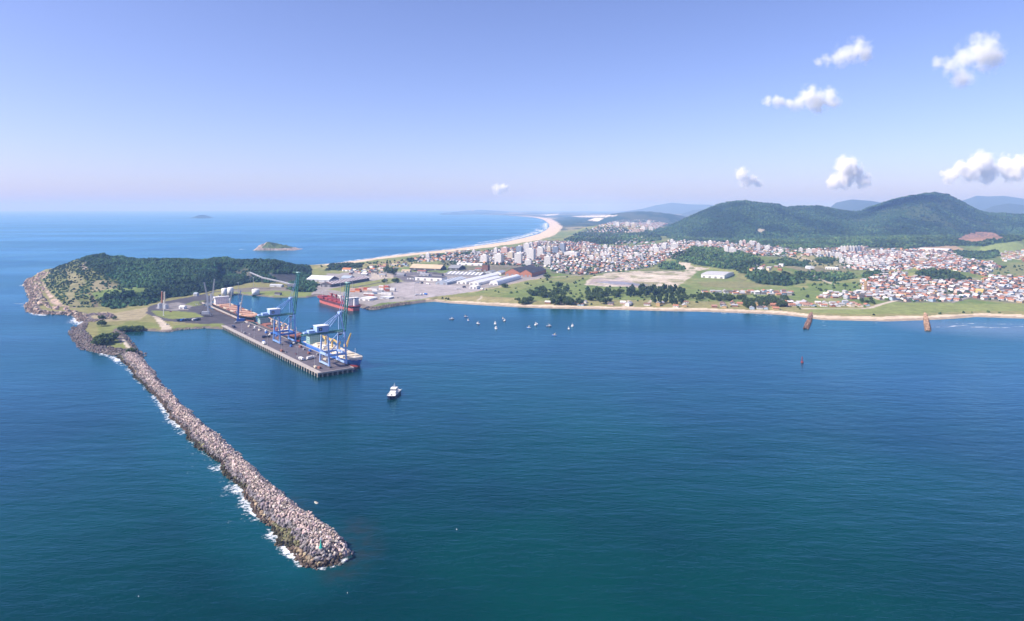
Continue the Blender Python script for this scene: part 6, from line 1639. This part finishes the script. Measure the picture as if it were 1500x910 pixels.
for s, px, py, r_, lab in (('dark', 342, 480, QROT + 1.57, 'dark truck on the pier nearest the shore'), ('white', 386.5, 504.5, QROT + 1.5, 'white truck at the pier edge between lamp posts'), ('dark', 390, 495, QROT, 'dark truck in the middle of the pier left of the gantry crane'), ('white', 441, 527.5, QROT + 1.57, 'white truck parked at the pier edge between the gantry cranes'),
                          ('blue', 402, 490, QROT, 'blue truck beside the rust red ship'), ('white', 455, 526, QROT + .4, 'white truck just left of the pier end crane'), ('dark', 425, 505, QROT + 1.5, 'dark truck under the farther gantry crane')):
    put(TRK[s], px, py, r_, lab, 'trucks on the pier', QZ)
for k, (s, px, py) in enumerate((('dark', 263, 470.5), ('blue', 268, 470.3), ('dark', 273.5, 470), ('dark', 279, 470), ('white', 285, 469.8), ('dark', 290, 469.5), ('grey', 296, 469))):
    if s in TRK: put(TRK[s], px, py, 1.4, '%s truck, %s in the parked row by the lawn' % (s, ('first', 'second', 'third', 'fourth', 'fifth', 'sixth')[k]), 'trucks parked by the lawn')
for s, px, py, r_, lab in (('white', 447, 528, 1.0, 'white car at the pier edge between the gantry cranes'), ('red', 434, 519, 2.0, 'red car in the middle of the pier'), ('grey', 419, 517, 2.2, 'grey car in front of the farther gantry crane'), ('white', 366, 490, 2.2, 'white car on the pier near the second lamp post'), ('black', 372, 484, .4, 'black car in the middle of the pier near the shore'),
                          ('white', 245, 476, .9, 'white car on the ramp to the water'), ('red', 250, 457, .2, 'red car below the silos'), ('grey', 293, 443, .5, 'grey car by the loop road'), ('white', 288, 446.5, .2, 'white car by the loop road'), ('white', 545, 441, .3, 'white car on the port road by the rocks'), ('black', 583, 437, .2, 'black car on the yard by the rocks'), ('white', 592, 437.5, .3, 'white car on the yard by the rocks')):
    put(CARS[s], px, py, r_, lab, 'cars around the port', QZ if 360 < px < 460 else None)
for k, (s, px, py) in enumerate((('white', 612, 433), ('white', 617, 432.5), ('blue', 623, 432), ('white', 611, 415), ('dark', 618, 415.5), ('white', 627, 417), ('white', 672, 424), ('dark', 680, 421.5), ('white', 706, 424.5))):
    put(TRK[s], px, py, .4 + k, '%s truck on the empty yard %s' % (s, ('at its seaward edge', 'at its seaward edge, second', 'at its seaward edge, third', 'by its back fence, first', 'by its back fence, second', 'by its back fence, third', 'near the small office', 'left of the small office', 'at the far right corner')[k]), 'trucks in the empty yard')
# bulk hopper on the pier
t = thing('hopper', 'black grab hopper standing on legs beside the pier end crane', 'hopper', (*Q(62, 33), QZ + .03), QROT)
mb = MB(); mb.add([(-4, -4, 9), (4, -4, 9), (4, 4, 9), (-4, 4, 9), (-1, -1, 4.5), (1, -1, 4.5), (1, 1, 4.5), (-1, 1, 4.5)], [(0, 1, 5, 4), (1, 2, 6, 5), (2, 3, 7, 6), (3, 0, 4, 7), (4, 5, 6, 7)]); mb.build('bin', M_BLACK, t)
for sx_ in (-3.6, 3.6):
    for sy_ in (-3.6, 3.6): mb = MB(); mb.bar((sx_, sy_, 0), (sx_, sy_, 9), .5); mb.build('leg', M_LGREY, t)

# cargo and gear lying on the pier
BOXES = [('timber bundle', M_CREAM, 6, 2.4, 1.8), ('rusty steel coil stack', M_RUST, 5, 2.5, 2.2), ('white crate', M_WHITE, 3, 2.4, 2.4), ('grey crate', M_GREY, 4, 2.4, 2.2), ('blue crate', M_BLUE, 4, 2.4, 2.4)]
spots = [(58, 33), (90, 36), (104, 30), (118, 37), (131, 34), (150, 36), (162, 28), (176, 37), (230, 34), (246, 37), (255, 30), (268, 36), (282, 34), (296, 38), (310, 33), (322, 37), (338, 35), (352, 30), (366, 36), (20, 10), (27, 8), (75, 8.5), (140, 8), (215, 9), (300, 8)]
for k, (u_, v_) in enumerate(spots):
    nm, m_, a_, b_, h_ = BOXES[(k * 3 + k // 4) % 5]
    t = thing('cargo_bundle', '%s lying on the pier deck, %s' % (nm, 'near the pier end' if u_ < 110 else 'near the farther gantry crane' if u_ < 260 else 'near the shore end'), 'cargo', (*Q(u_, v_), QZ + .04), QROT + 1.57 + random.uniform(-.15, .15), 'cargo lying on the pier')
    mb = MB(); mb.box(-a_ / 2, a_ / 2, -b_ / 2, b_ / 2, .25, h_ + .25); mb.build('load', m_, t)
    mb = MB()
    for q_ in (-.35, 0, .35): mb.box(a_ * q_ - .15, a_ * q_ + .15, -b_ / 2, b_ / 2, 0, .249)
    mb.build('bearer', M_RUST, t)
